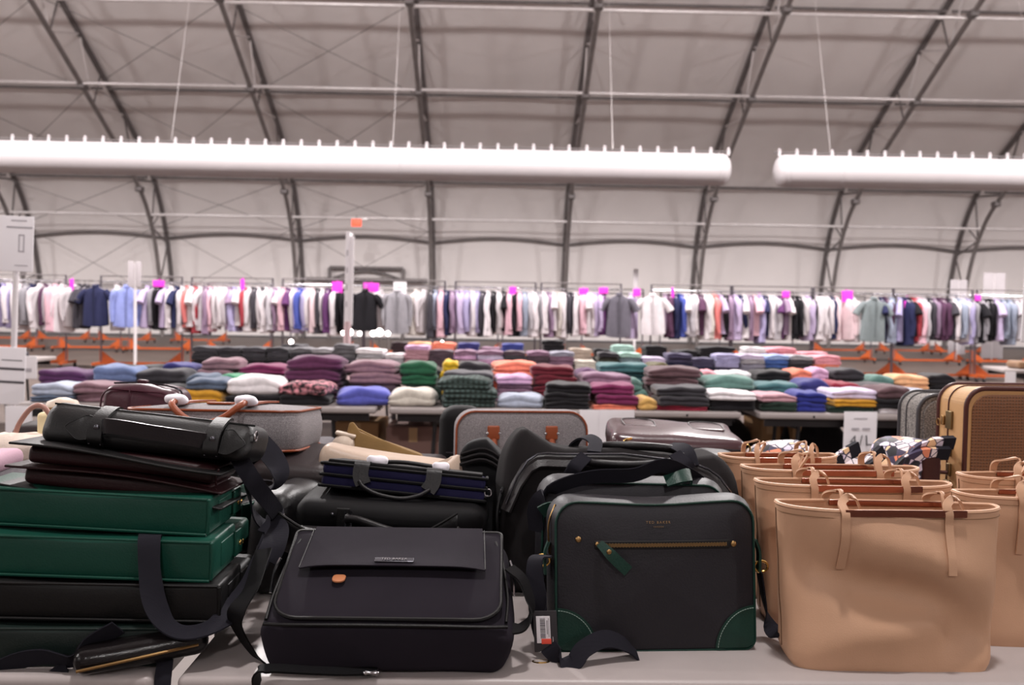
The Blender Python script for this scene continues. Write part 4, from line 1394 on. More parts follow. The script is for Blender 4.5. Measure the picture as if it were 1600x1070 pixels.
for (xa, ya, xb, yb_) in ((908, 716, 886, 745), (1062, 712, 1078, 735)):
    srib([dl(xa + 8 * (1 if xa < 1000 else -1), ya - 4, YD + .035), dl((xa + xb) / 2, (ya + yb_) / 2, YD + .01), dl(xb, yb_, YD + .012)], .034, .004, (1, .3, .3)).build('handle_webbing', F_web, duf)
srib([dl(893, 704, YD + .2), dl(900, 690, YD + .18), dl(915, 682, YD + .15), dl(930, 690, YD + .11), dl(928, 706, YD + .06)], .034, .004, (.8, .5, .2)).build('handle_webbing', F_web, duf)
srib([dl(1045, 696, YD + .17), dl(1062, 698, YD + .12), dl(1075, 708, YD + .08), dl(1082, 730, YD + .05)], .034, .004, (.8, -.4, .3)).build('handle_webbing', F_web, duf)
for k, (px, py) in enumerate(((783, 770), (781, 800), (779, 818), (1166, 770))):
    q = dl(px, py, YD + .05)
    ring(q, .008, .002, 'side_ring', B_dark, duf, 'X')
tube(smooth([dl(786, 762, YD + .06), dl(778, 790, YD + .02), dl(776, 820, YD + .0), dl(779, 850, YD + .02)], 4), .004, 6).build('side_cord', F_nylon, duf)

# ---- messenger bag, front left of middle
pa, pb = at_z(432, 1052, TZ), at_z(772, 1050, TZ)
MW = pb.x - pa.x
mes = thing('messenger_bag', 'black canvas messenger bag lying with its flap up and a small tan leather tab', 'bag', ((pa.x + pb.x) / 2, pa.y, TZ), (0, 0, R(-.5)))
def mslope(y):
    return .112 + (.108 / .25) * y
FD = .245
def mfn(q):
    y, z = q.y + FD / 2, max(0, q.z)
    t = max(0, z / .105)
    u = q.x / (.47 / 2)
    top = mslope(y)
    zn = t * (top - .012)
    x = q.x * (.89 + .11 * t ** .7) * (1 - .03 * (y / FD) * t)
    yy = y + (.012 * (1 - t) if y < .05 else 0)
    if abs(u) > .8:
        zn -= .02 * (abs(u) - .8) / .2 * t
    return (x, yy - .012, max(zn, 0))
mb = MB(); rbox((.475, FD, .105), .02, (12, 6, 4), puff=(.012, .008, .0), fn=mfn, mb=mb, lump=.005, lscale=8); mb.build('body', F_canvas, mes)
FW = .425
ang = math.atan2(.108, .25)
Mflap = Matrix.Translation((.0, -.012, .109)) @ Matrix.Rotation(ang - R(90), 4, 'X')
fo = rr_outline(FW, .262, .012, .05, nc=6, ns=9)
flap = MB(); slab(fo, .010, edge=.003, puff=.006, bpuff=0, mb=flap, M=Mflap); fl_ = flap.build('flap', F_canvas, mes)
P = [Mflap @ V((x, .001, z)) for x, z in fo]
tube(P, .0035, 6, closed=True).build('flap_piping', L_black, mes)
# overlapping top panel on the flap
pan = MB()
n = 20
def panel_pt(x, s, lift):
    return Mflap @ V((x, -.0065 - lift, s))
vs, fs = [], []
rows = [(.262, .001), (.2, .004), (.155, .009), (.13, .016), (.118, .018)]
for th2 in (0, .003):
    for s, lift in rows:
        for k in range(n + 1):
            u = -1 + 2 * k / n
            x = u * (.172 + .008 * (1 - (s - .118) / .144)) + .0
            vs.append(panel_pt(x, s, lift * (1 - .5 * abs(u) ** 6) - th2 + .003))
m_ = n + 1
K = len(rows)
for L_ in (0, 1):
    for r_ in range(K - 1):
        for k in range(n):
            b_ = L_ * K * m_ + r_ * m_ + k
            fs.append((b_, b_ + 1, b_ + m_ + 1, b_ + m_))
for k in range(n):
    b_ = (K - 1) * m_ + k
    fs.append((b_, b_ + 1, b_ + 1 + K * m_, b_ + K * m_))
pan.add(vs, fs).build('top_panel', F_canvas, mes)
for x in (-.176, .176):
    tube([Mflap @ V((x, -.008, .257)), Mflap @ V((x * 1.03, -.018, .12))], .0012, 5).build('panel_seam', L_black, mes)
bp_ = MB(); rbox((.076, .013, .003), .0012, (2, 1, 1), base=False, mb=bp_, M=Mflap @ Matrix.Translation((.003, -.0275, .134)) @ Matrix.Rotation(R(90), 4, 'X'))
rr_ = bp_.build('name_plate', B_dark, mes)
nt_ = text_mesh('TED BAKER', .0085, B_steel, mes, Mflap @ V((.003, -.0302, .1315)), (ang, 0, 0), space=1.2, extrude=.0006)
tb = MB()
to = [(x, z) for x, z in rr_outline(.025, .03, .012, .008, nc=5, ns=2)]
slab([(x, .03 - z) for x, z in to][::-1], .004, edge=.001, puff=.001, mb=tb, M=Mflap @ Matrix.Translation((-.1, -.017, .082)) @ Matrix.Rotation(R(-14), 4, 'X'))
tb.build('tan_tab', L_tab, mes)
# base piping, side buckles, strap
front = []
for k in range(21):
    u = -1 + 2 * k / 20
    front.append((u * .225, -.018 + .012 * abs(u) ** 6, .098 - .004 * abs(u) ** 3))
tube(front, .0035, 6).build('base_piping', L_black, mes)
for s in (-1, 1):
    tube(smooth([(s * .222, .0, .1), (s * .225, .07, .125), (s * .215, .15, .17), (s * .2, .2, .2)], 4), .003, 6).build('gusset_piping', L_black, mes)
    tube(smooth([(s * .238, .1, .12), (s * .237, .13, .155), (s * .23, .15, .175)], 4), .003, 6).build('strap_clip', B_steel, mes)
srib([(.228, .12, .17), (.255, .1, .15), (.27, .06, .11), (.255, .03, .085), (.23, .02, .08)], .03, .004, [V((.2, 1, .3))] * 5).build('side_strap', F_nylon, mes)
bpy.context.view_layer.update()
def ml(px, py, y):
    return mes.matrix_world.inverted() @ at_y(px, py, y)
ym = pa.y
srib([ml(412, 858, ym + .14), ml(405, 880, ym + .11), ml(392, 920, ym + .06), ml(372, 950, ym + .03), ml(368, 975, ym + .04), ml(395, 1020, ym + .07), ml(425, 1045, ym + .05)], .036, .003, [V((1, -.4, .1)), V((1, -.4, .2)), V((.9, -.3, .3)), V((.9, -.3, .1)), V((.8, -.6, .0)), V((.4, -.9, .5)), V((0, -1, .5))]).build('shoulder_strap', F_nylon, mes)
srib([ml(402, 1075, ym - .03), ml(402, 1050, ym - .045), ml(425, 1044, ym - .035), ml(480, 1047, ym - .035), ml(540, 1049, ym - .03), ml(590, 1048, ym - .02)], .028, .004, [V((.2, 1, 0)), V((.2, 1, .1)), V((0, 1, .15)), V((0, 1, .1)), V((0, 1, .1)), V((0, 1, 0))]).build('shoulder_strap', F_nylon, mes)
q = ml(580, 1051, ym - .035)
mb = MB(); lathe(mb, [(.003, -.014), (.005, -.010), (.003, -.004), (.004, .004), (.006, .01), (.003, .014)], q, 'X', 10); mb.build('strap_hook', B_steel, mes)

# ---- tan totes
def tote_mesh(seed=0, dents=()):
    rnd = random.Random(seed)
    H = .305
    n, nl = 72, 26
    def pt(j, k, ins=0.0):
        t = k / nl
        z = H * t
        a = .196 + .020 * t ** 1.2
        b = .072 - .022 * t
        th = 2 * math.pi * j / n
        e = .35 + .35 * t
        c, s = math.cos(th), math.sin(th)
        x = (a - ins) * math.copysign(abs(c) ** e, c)
        y = (b - ins) * math.copysign(abs(s) ** e, s)
        # lower corners tuck in
        if t < .1:
            q = 1 - .05 * (1 - t / .1) ** 2
            x *= q; y *= q
        f = max(0, -s) ** .5
        for (dx, dz, wx, wz, amp, rot) in dents:
            ux, uz = x - dx, z - dz
            rx = ux * math.cos(rot) + uz * math.sin(rot)
            rz_ = -ux * math.sin(rot) + uz * math.cos(rot)
            y += 1.5 * amp * f * math.exp(-(rx / wx) ** 2 - (rz_ / wz) ** 2)
        y += .004 * noise.noise(V((x * 9 + seed, y * 4, z * 9)))
        # left and right rim lips curl
        z2 = z + (t > .9) * (.004 * abs(c) ** 6)
        x += .006 * noise.noise(V((z * 10, seed * 5.0, c))) * (1 - t) * abs(c)
        return V((x, y, z2))
    vs, fs = [], []
    for k in range(nl + 1):
        for j in range(n):
            vs.append(pt(j, k))
    for k in range(nl, 3, -1):
        for j in range(n):
            vs.append(pt(j, k, .0035))
    K = nl + 1 + nl - 3
    for k in range(K - 1):
        for j in range(n):
            j2 = (j + 1) % n
            fs.append((k * n + j, k * n + j2, k * n + n + j2, k * n + n + j))
    fs.append(tuple(range(n)))
    fs.append(tuple((K - 1) * n + j for j in range(n)))
    mb = MB(); mb.add(vs, fs)
    rim = [(pt(j, nl) + pt(j, nl, .0035)) / 2 for j in range(n)]
    return mb, rim, pt
DENTS = [(-.03, .155, .13, .038, .022, R(-18)), (.13, .07, .07, .05, .02, R(35)), (-.06, .26, .16, .05, -.010, R(-22)), (-.02, .07, .15, .04, -.010, R(12)), (-.16, .2, .03, .09, .010, R(0)), (.06, .21, .12, .04, -.009, R(-18)), (.08, .14, .08, .03, .012, R(-35))]
def tote(label, loc, rz, seed=0, dents=(), dip=0.0, kink=0.0):
    t = thing('tote_bag', label, 'bag', loc, (0, 0, rz), 'tan tote bags')
    mb, rim, pt = tote_mesh(seed, dents)
    def surf(x, z):
        best = min((abs(pt(36 + q * .5, z / .305 * 26).x - x), 36 + q * .5) for q in range(4, 69))
        return pt(best[1], z / .305 * 26).y
    mb.build('body', L_tan, t)
    tube([q + V((0, 0, -.001)) for q in rim], .0042, 6, closed=True).build('rim_binding', L_tan, t)
    tube([pt(54 + d, 26) * 1.0 + V((0, -.0018, -.014)) for d in range(-17, 18)], .0007, 4).build('rim_stitching', mat('tan_thread', '8a6a4c', .8), t)
    b = .051
    ribbon([V((-.1 + .235 * q / 16, surf(-.1 + .235 * q / 16, .3) - .005, .302)) for q in range(17)], .013, .004, V((0, 0, 1))).build('magnet_bar', B_rose, t)
    mb = MB(); rbox((.235, .004, .011), .0018, (8, 1, 1), base=False, mb=mb, M=Matrix.Translation((.018, b - .008, .301))); mb.build('magnet_bar', B_rose, t)
    for sy, nm in ((-1, 'front'), (1, 'back')):
        y0 = sy * b
        for sx in (-1, 1):
            x0 = sx * .1
            pts = [(x0, y0 + sy * .004 - (.006 if sy < 0 else 0), .195), (x0 - sx * .001, y0 + sy * .006, .25), (x0 + .001 * sx, y0 + sy * .007, .3), (x0 - .002, y0 - sy * .004, .318 + dip), (x0 + .016, y0 - sy * .02, .328 + dip), (x0 + .036 - .02 * (sy > 0), y0 - sy * .034, .318 + dip), (x0 + .05 - .03 * (sy > 0), y0 - sy * .042, .285)]
            if kink and sx < 0:
                pts[-2] = (x0 + .04, y0 - sy * .03, .33 + dip); pts[-1] = (x0 + .02, y0 - sy * .05, .295)
            pts[0] = (pts[0][0], y0 + sy * (.012 if sy < 0 else .01), .195)
            if sy < 0:
                pts[0:3] = [(x0, surf(x0, z) - .0045 - .002 * (z > .28), z) for z in (.19, .22, .25, .28, .302)]
                sdn = 2
            else:
                sdn = 0
            if sy < 0:
                for (dx, dz, wx, wz, amp, rot) in dents:
                    pass
            sd = [V((1, 0, 0))] * (4 + sdn) + [V((.6, .6, 0)), V((.2, 1, 0)), V((.2, 1, 0))]
            srib(pts, .0155, .0042, sd).build('handle_strap', L_tan, t)
    for sx in (-1, 1):
        tube([pt(36 if sx < 0 else 0, k) + V((sx * .0008, 0, 0)) for k in range(2, 26)], .0011, 4).build('side_seam', mat('dark_tan_seam_thread', '6d5038', .8), t)  # side seam in a darker tan thread
    # bottom front seam
    return t
q = at_z(1402, 1050, TZ)
tote('front tan leather tote with creased face beside the green cornered satchel', (q.x - .002, q.y + .07, TZ), R(-2.5), 1, DENTS)
def tote_at(px_left, py_rim, px_c, label, rz, seed, dip=0, kink=0, dents=()):
    d = (1.43 - (TZ + .305)) * 1500 / (py_rim - (475 + (px_c - 800) * .0157))
    x = at_y(px_left, py_rim, d).x + .216
    return tote(label, (x, d + .05, TZ), rz, seed, dents, dip, kink)
D_ = [(0, .2, .12, .05, .012, .2), (-.1, .1, .08, .08, .008, 0)]
tote_at(1190, 765, 1350, 'second tan leather tote directly behind the front creased tote', R(-1), 2, .004, 0, D_)
tote_at(1166, 740, 1313, 'third tan leather tote counted from the front creased one', R(1), 3, .012, 1, D_)
t4 = tote_at(1129, 720, 1265, 'rearmost tan leather tote beside the black weekender', R(4), 4, .01, 1, D_)
t4.scale.x = .72
t4.location.x -= .06
tote_at(1509, 785, 1660, 'tan leather tote at the right frame edge beside the front tote', R(0), 5, .006, 1, D_)
tote_at(1512, 754, 1660, 'tan leather tote at the right edge below the vintage suitcase', R(1), 6, .01, 1, D_)

# ---- green satchel pile, left
def lying_satchel(label, loc, rot, m, w_=.47, d=.30, h=.085, strap=True, piping=None):
    """satchel lying flat, base toward the camera, gusset with tabs on the right"""
    t = thing('satchel_bag', label, 'bag', loc, rot, 'satchels in the left pile')
    mb = MB()
    rbox((w_, d * .52, h), .008, (10, 5, 4), puff=(.0, .004, .0), mb=mb, M=Matrix.Translation((0, d * .26, 0)), lump=.002, fn=lambda q: (q.x, q.y, q.z - .004 * math.cos(q.x * 9) * (q.z / h)))
    mb.build('body', m, t)
    mb = MB()
    rbox((w_ - .02, d * .55, h * .62), .01, (6, 4, 3), puff=(.004, 0, .004), mb=mb, M=Matrix.Translation((0, d * .7, h * .14)))
    mb.build('gusset', m, t)
    for z in (.002, h - .002):
        tube([(-w_ / 2 + .003, -.001, z), (0, -.004, z + .001), (w_ / 2 - .003, -.001, z)], .0032, 6).build('edge_piping', piping or m, t)
    for s in (-1, 1):
        tube([(s * (w_ / 2 - .001), .001, .004), (s * (w_ / 2 + .001), 0, h * .5), (s * (w_ / 2 - .001), .001, h - .004)], .0035, 6).build('edge_piping', piping or m, t)
    s = 1
    mb = MB(); rbox((.004, .085, h * .62), .0018, (1, 3, 2), mb=mb, M=Matrix.Translation((w_ / 2 + .0, .1, h * .18))); mb.build('side_tab', m, t)
    mb = MB(); rbox((.006, .05, h * .68), .0025, (1, 3, 2), mb=mb, M=Matrix.Translation((w_ / 2 + .004, .165, h * .15))); tb_ = mb.build('buckle_tab', m, t)
    rivet('stud', B_gold, tb_, (w_ / 2 + .007, .168, h * .46), .0055, (1, 0, 0))
    rivet('stud', B_gold, t, (w_ / 2 - .004, .225, h * .3), .005, (1, 0, 0))
    return t
def pile(px_r, py_top, py_bot, d0, w_):
    """right front top corner at pixel -> location of base centre"""
    a, b = at_y(px_r, py_top, d0), at_y(px_r, py_bot, d0)
    return (a.x - w_ / 2, d0, b.z), a.z - b.z
W_ = .47
loc, h = pile(331, 842, 905, 1.83, W_)
loc1 = loc
s1 = lying_satchel('lower bottle green leather satchel lying flat in the left pile', loc, (0, R(1.1), R(-1)), L_green, W_, .31, h)
loc, h2 = pile(327, 787, 840, 1.87, W_)
lying_satchel('upper bottle green leather satchel lying flat in the left pile', (loc[0], loc[1], loc1[2] + h + .006), (0, R(2.0), R(-2)), L_green, W_, .30, h2 + .006)
ztop = loc1[2] + h + h2 + .022
zb = loc1[2]
hb = (zb - TZ) / 2
lying_satchel('black leather satchel lying just under the green ones, dark edge toward the table front', (loc1[0] + .01, 1.81, TZ + hb + .002), (0, R(.5), R(0)), L_black, W_ + .02, .31, hb - .006)
lying_satchel('lowest black leather satchel of the left pile lying on the table', (loc1[0] - .05, 1.785, TZ + .002), (0, 0, R(1)), leather('black_green_leather', '14201d', .45), W_ - .06, .31, hb - .006)
# loop strap of the lower green satchel
bpy.context.view_layer.update()
def sl(px, py, y):
    return s1.matrix_world.inverted() @ at_y(px, py, y)
y1 = 1.83
srib([sl(236, 842, y1 + .05), sl(235, 836, y1 + .01), sl(233, 848, y1 - .012), sl(234, 895, y1 - .03), sl(243, 945, y1 - .048), sl(265, 980, y1 - .055), sl(300, 988, y1 - .055), sl(345, 970, y1 - .03), sl(380, 925, y1 + .06), sl(405, 880, y1 + .12), sl(425, 830, y1 + .2), sl(430, 800, y1 + .26)], .042, .0032,
     [V((1, 0, 0)), V((1, 0, 0)), V((1, 0, 0)), V((1, -.1, 0)), V((.8, .5, .1)), V((.2, .95, .2)), V((0, .95, .3)), V((-.1, .9, .4)), V((-.4, .8, .3)), V((-.6, .6, .2)), V((-.6, .6, .1)), V((-.6, .6, 0))]).build('shoulder_strap', F_web, s1)
# flat pouch and straps at the bottom of the pile
a = at_z(165, 1052, TZ)
pch = thing('zip_pouch', 'glossy black zip pouch poking out at the bottom of the left pile', 'pouch', (a.x + .05, a.y - .005, TZ), (0, R(-6), R(18)))
mb = MB(); rbox((.24, .16, .05), .024, (8, 5, 2), lump=.006, mb=mb, M=Matrix.Translation((.02, .07, .01))); mb.build('body', leather('patent_black_leather', '120f10', .2), pch)
tube(smooth([(-.09, -.012, .03), (0, -.014, .033), (.12, -.008, .035)], 5), .003, 6).build('zip', B_brass, pch)
str_ = thing('loose_strap', 'loose black webbing strap spilling over the front table edge at left', 'strap', (a.x, a.y, TZ))
bpy.context.view_layer.update()
def ll(px, py, y):
    return str_.matrix_world.inverted() @ at_y(px, py, y)
srib([ll(-15, 1052, 1.765), ll(30, 1032, 1.765), ll(70, 1026, 1.765), ll(110, 1032, 1.760), ll(140, 1006, 1.766), ll(185, 980, 1.772)], .04, .003, [V((.1, -.5, 1)), V((.1, -.5, 1)), V((0, -.6, 1)), V((.3, -.6, .8)), V((.5, -.3, .8)), V((.5, -.3, .8))]).build('strap', F_web, str_)
srib([ll(82, 1045, 1.765), ll(90, 1056, 1.755), ll(97, 1080, 1.747), ll(100, 1110, 1.745)], .04, .003, [V((1, 0, .1))] * 4).build('strap_end', F_web, str_)
srib([ll(258, 1000, 1.80), ll(258, 1030, 1.78), ll(255, 1056, 1.755), ll(253, 1085, 1.745)], .03, .003, [V((1, 0, .05))] * 4).build('strap_end', F_web, str_)
# oxblood accordion briefcase
a = at_y(330, 795, 1.9)
zz0 = ztop
ox = thing('briefcase', 'dark oxblood accordion briefcase lying open edge forward under the rolled black one', 'bag', (loc[0] - .0, 1.885, zz0 + .004), (0, R(3.2), R(-2)))
oh = .085
oa, ob = at_y(5, 760, 1.885), at_y(335, 802, 1.885)
ox.location = ((oa.x + ob.x) / 2, 1.885, (oa.z + ob.z) / 2)
ox.rotation_euler = (R(-3), math.atan2(oa.z - ob.z, ob.x - oa.x), R(-1))
W_ = ob.x - oa.x
for k, z in enumerate((0.004, oh * .48, oh * .94)):
    def wv(q, k=k):
        return (q.x, q.y, q.z + .006 * math.sin(q.x * 11 + k * 1.4))
    mb = MB(); rbox((W_ + .03 - .01 * k, .2, .005), .0022, (14, 4, 1), mb=mb, fn=wv, M=Matrix.Translation((.0, .105 - .006 * (k != 1), z))); mb.build('leather_wall', L_ox if k == 1 else L_black, ox)
for k in range(2):
    mb = MB(); rbox((W_ - .035, .17, oh * .42), .012, (10, 4, 3), mb=mb, M=Matrix.Translation((.0, .115 + .004 * k, .008 + k * oh * .48)), fn=lambda q, k=k: (q.x, q.y, q.z + .004 * math.sin(q.x * 11 + k))); mb.build('gusset', L_ox, ox)
    tube([(W_ / 2 - .01, .03, .01 + k * oh * .48), (W_ / 2 - .012, .024, .03 + k * oh * .48), (W_ / 2 - .006, .02, .045 + k * oh * .46)], .0022, 5).build('gusset_fold', L_ox, ox)
# rolled black briefcase on top
rl = thing('briefcase', 'black leather rolled briefcase with riveted straps and flat handle on the left pile top', 'bag', (0, 0, 0), (0, 0, 0))
A0, B0 = at_y(50, 694, 1.93), at_y(380, 724, 1.93)
rl.location = ((A0.x + B0.x) / 2, 1.93, (A0.z + B0.z) / 2)
rl.rotation_euler = (R(0), math.atan2(A0.z - B0.z, B0.x - A0.x), R(-3))
SL = .045
RLW = (B0.x - A0.x) * 1.03
RH = .074
def rlp(x, s):
    """front profile: s 0 bottom .. 1 top front edge"""
    z = RH * s
    y = -.018 * math.sin(math.pi * min(1, s * .9 + .1)) + .004
    return V((x, y, z + .01 * (x < -.15) * 0))
mb = MB(); rbox((RLW, .15, RH), .026, (12, 6, 6), puff=(0, .012, .0), mb=mb, M=Matrix.Translation((0, .075, 0)), lump=.002, fn=lambda q: (q.x, q.y + SL * q.z / RH, q.z * (1.0 - .2 * q.x) - .2 * max(0, q.y + .045))); mb.build('body', L_black, rl)
def yfront(z):
    t = z / RH
    return SL * t - .012 * (1 - (2 * t - 1) ** 2) - .001 + .03 * max(0, (abs(2 * t - 1) - .35) / .65) ** 3
tube([(-RLW / 2 + .01, .062, RH * 1.02), (0, .064, RH * .985), (RLW / 2 - .003, .062, RH * .95)], .0022, 5).build('top_edge', L_black, rl)
for x0 in (-.088, .148):
    pts = [(x0 - .004, .095, RH * .98), (x0 - .004, .07, RH * 1.03), (x0 - .003, yfront(RH * .85) - .008, RH * .88), (x0 - .002, yfront(RH * .6) - .011, RH * .62), (x0, yfront(RH * .3) - .010, RH * .3), (x0, yfront(RH * .1) - .005, RH * .1)]
    srib(pts, .03, .005, (1, 0, 0)).build('strap', L_black, rl)
    rivet('rivet', B_dark, rl, (x0, yfront(RH * .6) - .0145, RH * .6), .0065)
    for q in (-.012, .012):
        rivet('small_rivet', B_dark, rl, (x0 + q, yfront(RH * .12) - .0085, RH * .16), .0022)
    sg = -1 if x0 < 0 else 1
    o_ = [(sg * .017, .021), (sg * .034, .022), (sg * .05, .013), (sg * .066, .0), (sg * .05, -.013), (sg * .034, -.022), (sg * .017, -.021)]
    Ps = smooth([(u, 0, w) for u, w in o_], 3)
    mb = MB()
    vs = [(x0 + q.x, yfront(RH * .55 + q.z) - .0095, RH * .55 + q.z) for q in Ps]
    ctr = len(vs)
    vs.append((x0 + sg * .035, yfront(RH * .55) - .0115, RH * .55))
    mb.add(vs, [(i, (i + 1) % ctr, ctr) for i in range(ctr)])
    mb.build('pointed_tab', L_black, rl)
    tube([V(v_) for v_ in vs[:-1]], .0013, 5, closed=True).build('tab_edge', L_black, rl)
srib([(-.075, yfront(.045) - .012, .046), (-.06, -.016, .053), (-.02, -.024, .054), (.04, -.024, .05), (.09, -.02, .047), (.12, -.01, .043), (.132, yfront(.042) - .012, .04)], .03, .006, (0, -.1, 1)).build('handle', leather('satin_black_leather', '242124', .3), rl)
ring((RLW / 2 + .004, .05, .05), .01, .002, 'strap_ring', B_steel, rl, 'X')
bpy.context.view_layer.update()
def rL(px, py, y):
    return rl.matrix_world.inverted() @ at_y(px, py, y)
yy = 1.98
srib([rL(372, 712, yy), rL(385, 735, yy - .02), rL(405, 765, yy - .01), rL(425, 790, yy + .03), rL(432, 805, yy + .08), rL(415, 818, yy + .1), rL(398, 805, yy + .08), rL(388, 770, yy + .07), rL(383, 740, yy + .06)], .036, .003, [V((1, .2, .3)), V((.9, .3, .5)), V((.8, .5, .5)), V((.4, .9, .2)), V((.1, 1, 0)), V((0, 1, .2)), V((-.2, 1, .2)), V((-.5, .8, 0)), V((-.6, .8, 0))]).build('shoulder_strap', F_web, rl)
# ================================================================ SECOND LINE OF BAGS
def slot(px0, px1, d):
    a, b = at_y(px0, 700, d), at_y(px1, 700, d)
    return (a.x + b.x) / 2, b.x - a.x
def zat(py, d, px=600):
    return at_y(px, py, d).z
def plain_bag(label, xc, y, z, w_, d, h, m, rot=(0, 0, 0), r=.03, seed=0, lump=.008, piping=None, name='bag', group=None):
    t = thing(name, label, 'bag', (xc, y, z), rot, group)
    mb = MB()
    rbox((w_, d, h), min(r, h * .45), (8, 6, 3), puff=(.006, .006, .006), mb=mb, lump=lump, lscale=6, seed=seed, M=Matrix.Translation((0, d / 2, 0)), fn=lambda q: (q.x, q.y, max(q.z, 0)))
    mb.build('body', m, t)
    pts = [(-w_ / 2 + .02, -.004, h * .55), (0, -.012, h * .55), (w_ / 2 - .02, -.004, h * .55)]
    tube(smooth(pts, 4), .0028, 5).build('zip', piping or B_dark, t)
    mb = MB(); srib([(-w_ * .15, -.004, h * .55), (-w_ * .13, -.022, h * .45), (0, -.03, h * .4), (w_ * .13, -.022, h * .45), (w_ * .15, -.004, h * .55)], .016, .005, (0, .2, 1), mb=mb); mb.build('handle', m, t)
    return t
# mostly hidden bags that carry the second line
xc, w_ = slot(452, 740, 2.2)
plain_bag('black leather bag at the bottom of the middle pile behind the messenger bag', xc, 2.16, TZ, .40, .30, .1, L_black2, seed=3)
# open edged black briefcase
z2 = TZ + .105
# upper black briefcase 2 : gaping leaves
bc2 = thing('briefcase', 'black leather briefcase with gaping top edges right behind the messenger flap', 'bag', (xc - .02, 2.09, z2 + .02), (0, R(1), R(-1)))
mb = MB(); rbox((.385, .06, .06), .02, (8, 5, 3), mb=mb, M=Matrix.Translation((0, .035, 0)), lump=.006); mb.build('body', L_black2, bc2)
for s, zz_ in ((-1, .05), (1, .055)):
    vs, fs = [], []
    n = 10
    for k in range(n + 1):
        u = k / n
        x = s * (.20 - .17 * u)
        top = .085 * (1 - u) ** 1.3 + .012
        for q in range(4):
            v_ = q / 3
            vs.append((x, -.005 - .02 * math.sin(math.pi * u) - .03 * v_ * (1 - u), .02 + (top - .0) * v_))
    for k in range(n):
        for q in range(3):
            fs.append((k * 4 + q, k * 4 + 4 + q, k * 4 + 5 + q, k * 4 + 1 + q))
    mb = MB(); mb.add(vs, fs)
    o = mb.build('leather_wall', L_black2, bc2)
    md = o.modifiers.new('thickness', 'SOLIDIFY'); md.thickness = .004
    tube([V(vs[k * 4 + 3]) for k in range(n + 1)], .003, 6).build('edge_binding', L_black, bc2)
for x in (-.065, .11):
    mb = MB(); rbox((.028, .018, .012), .005, (2, 1, 1), mb=mb, M=Matrix.Translation((x, -.01, .06))); mb.build('handle_tab', L_black, bc2)
    ring((x + .016, -.012, .064), .007, .0018, 'tab_ring', B_dark, bc2, 'X')
# black briefcase 1 with curved handle
z1 = z2 + .05
bc1 = thing('briefcase', 'black canvas briefcase with curved leather handle under the navy laptop bag', 'bag', (slot(455, 760, 2.18)[0], 2.17, z1), (0, R(1.5), R(-1)))
mb = MB(); rbox((.43, .26, .075), .03, (10, 6, 4), mb=mb, M=Matrix.Translation((0, .13, 0)), lump=.006, puff=(.01, .01, 0)); mb.build('body', F_nylon, bc1)
mb = MB(); rbox((.03, .006, .05), .0025, (1, 1, 2), mb=mb, M=Matrix.Translation((-.1, -.013, .016))); mb.build('handle_mount', L_black, bc1)
for x in (-.095, -.082):
    tube([(x, -.02, .02), (x, -.02, .062)], .0025, 6).build('handle_bar', B_dark, bc1)
rivet('stud', B_dark, bc1, (-.125, -.012, .05), .005)
tube(smooth([(-.09, -.022, .045), (-.06, -.035, .045), (0, -.045, .03), (.08, -.045, .012), (.125, -.035, .0)], 5), [.012] + [.009] * 18 + [.011, .011], 8).build('handle', L_black2, bc1)
mb = MB(); rbox((.04, .014, .035), .006, (2, 1, 2), mb=mb, M=Matrix.Translation((.145, -.012, .0))); mb.build('handle_mount', L_black2, bc1)
# navy laptop bag
z0 = z1 + .085
nv = thing('laptop_bag', 'navy laptop bag with black piping and tissue wrapped handles atop the middle pile', 'bag', (slot(506, 756, 2.28)[0], 2.24, z0), (R(-9), R(5.0), R(-1)))
NW, NH = .385, .058
for k in range(2):
    mb = MB(); rbox((NW, .21, NH * .5 - .001), .011, (8, 6, 2), mb=mb, M=Matrix.Translation((0, .105, k * NH * .5))); mb.build('compartment', F_navy, nv)
for z in (.003, NH * .5, NH - .003):
    pts = [(-NW / 2 - .001, .2, z), (-NW / 2 - .001, .02, z), (-NW / 2 + .016, -.002, z), (0, -.0025, z), (NW / 2 - .016, -.002, z), (NW / 2 + .001, .02, z), (NW / 2 + .001, .2, z)]
    tube(smooth(pts, 5), .004, 6).build('piping', F_nylon, nv)
mb = MB(); rbox((NW - .02, .2, .01), .004, (6, 4, 1), mb=mb, M=Matrix.Translation((0, .11, NH - .002))); mb.build('top_face', F_nylon, nv)
for x in (-.1, .07):
    mb = MB(); srib([(x, .03, NH + .006), (x, .0, NH + .005), (x, -.012, NH * .6), (x + .01 * (1 if x < 0 else -1), -.02, NH * .25)], .036, .006, (1, 0, 0), mb=mb); mb.build('handle_patch', L_black2, nv)
tube(smooth([(-.1, -.022, .022), (-.085, -.03, .008), (-.05, -.036, -.004), (.0, -.038, -.008), (.04, -.032, .002), (.065, -.022, .018)], 5), .0052, 8).build('handle', L_black2, nv)
tube(smooth([(-.06, .04, NH + .012), (0, .035, NH + .016), (.08, .035, NH + .012)], 5), .0052, 8).build('handle', L_black2, nv)
for x, w2 in ((-.07, .05), (.082, .042)):
    mb = MB(); rbox((w2, .026, .022), .009, (5, 3, 2), mb=mb, lump=.005, lscale=40, M=Matrix.Translation((x, .028, NH + .003))); mb.build('tissue_wrap', F_tissue, nv)
ring((NW / 2 + .008, .02, NH * .4), .008, .002, 'strap_ring', B_steel, nv, 'Y')
# dark base under them at the back
xc2, w2 = slot(500, 735, 2.62)
plain_bag('dark brown bag at the bottom beneath the taupe leather bag', xc2, 2.52, TZ, .46, .30, .15, L_dbrown, seed=5)
plain_bag('black bag lying between the dark brown one and the taupe leather bag', xc2, 2.53, TZ + .156, .44, .28, .035, F_nylon, seed=6)
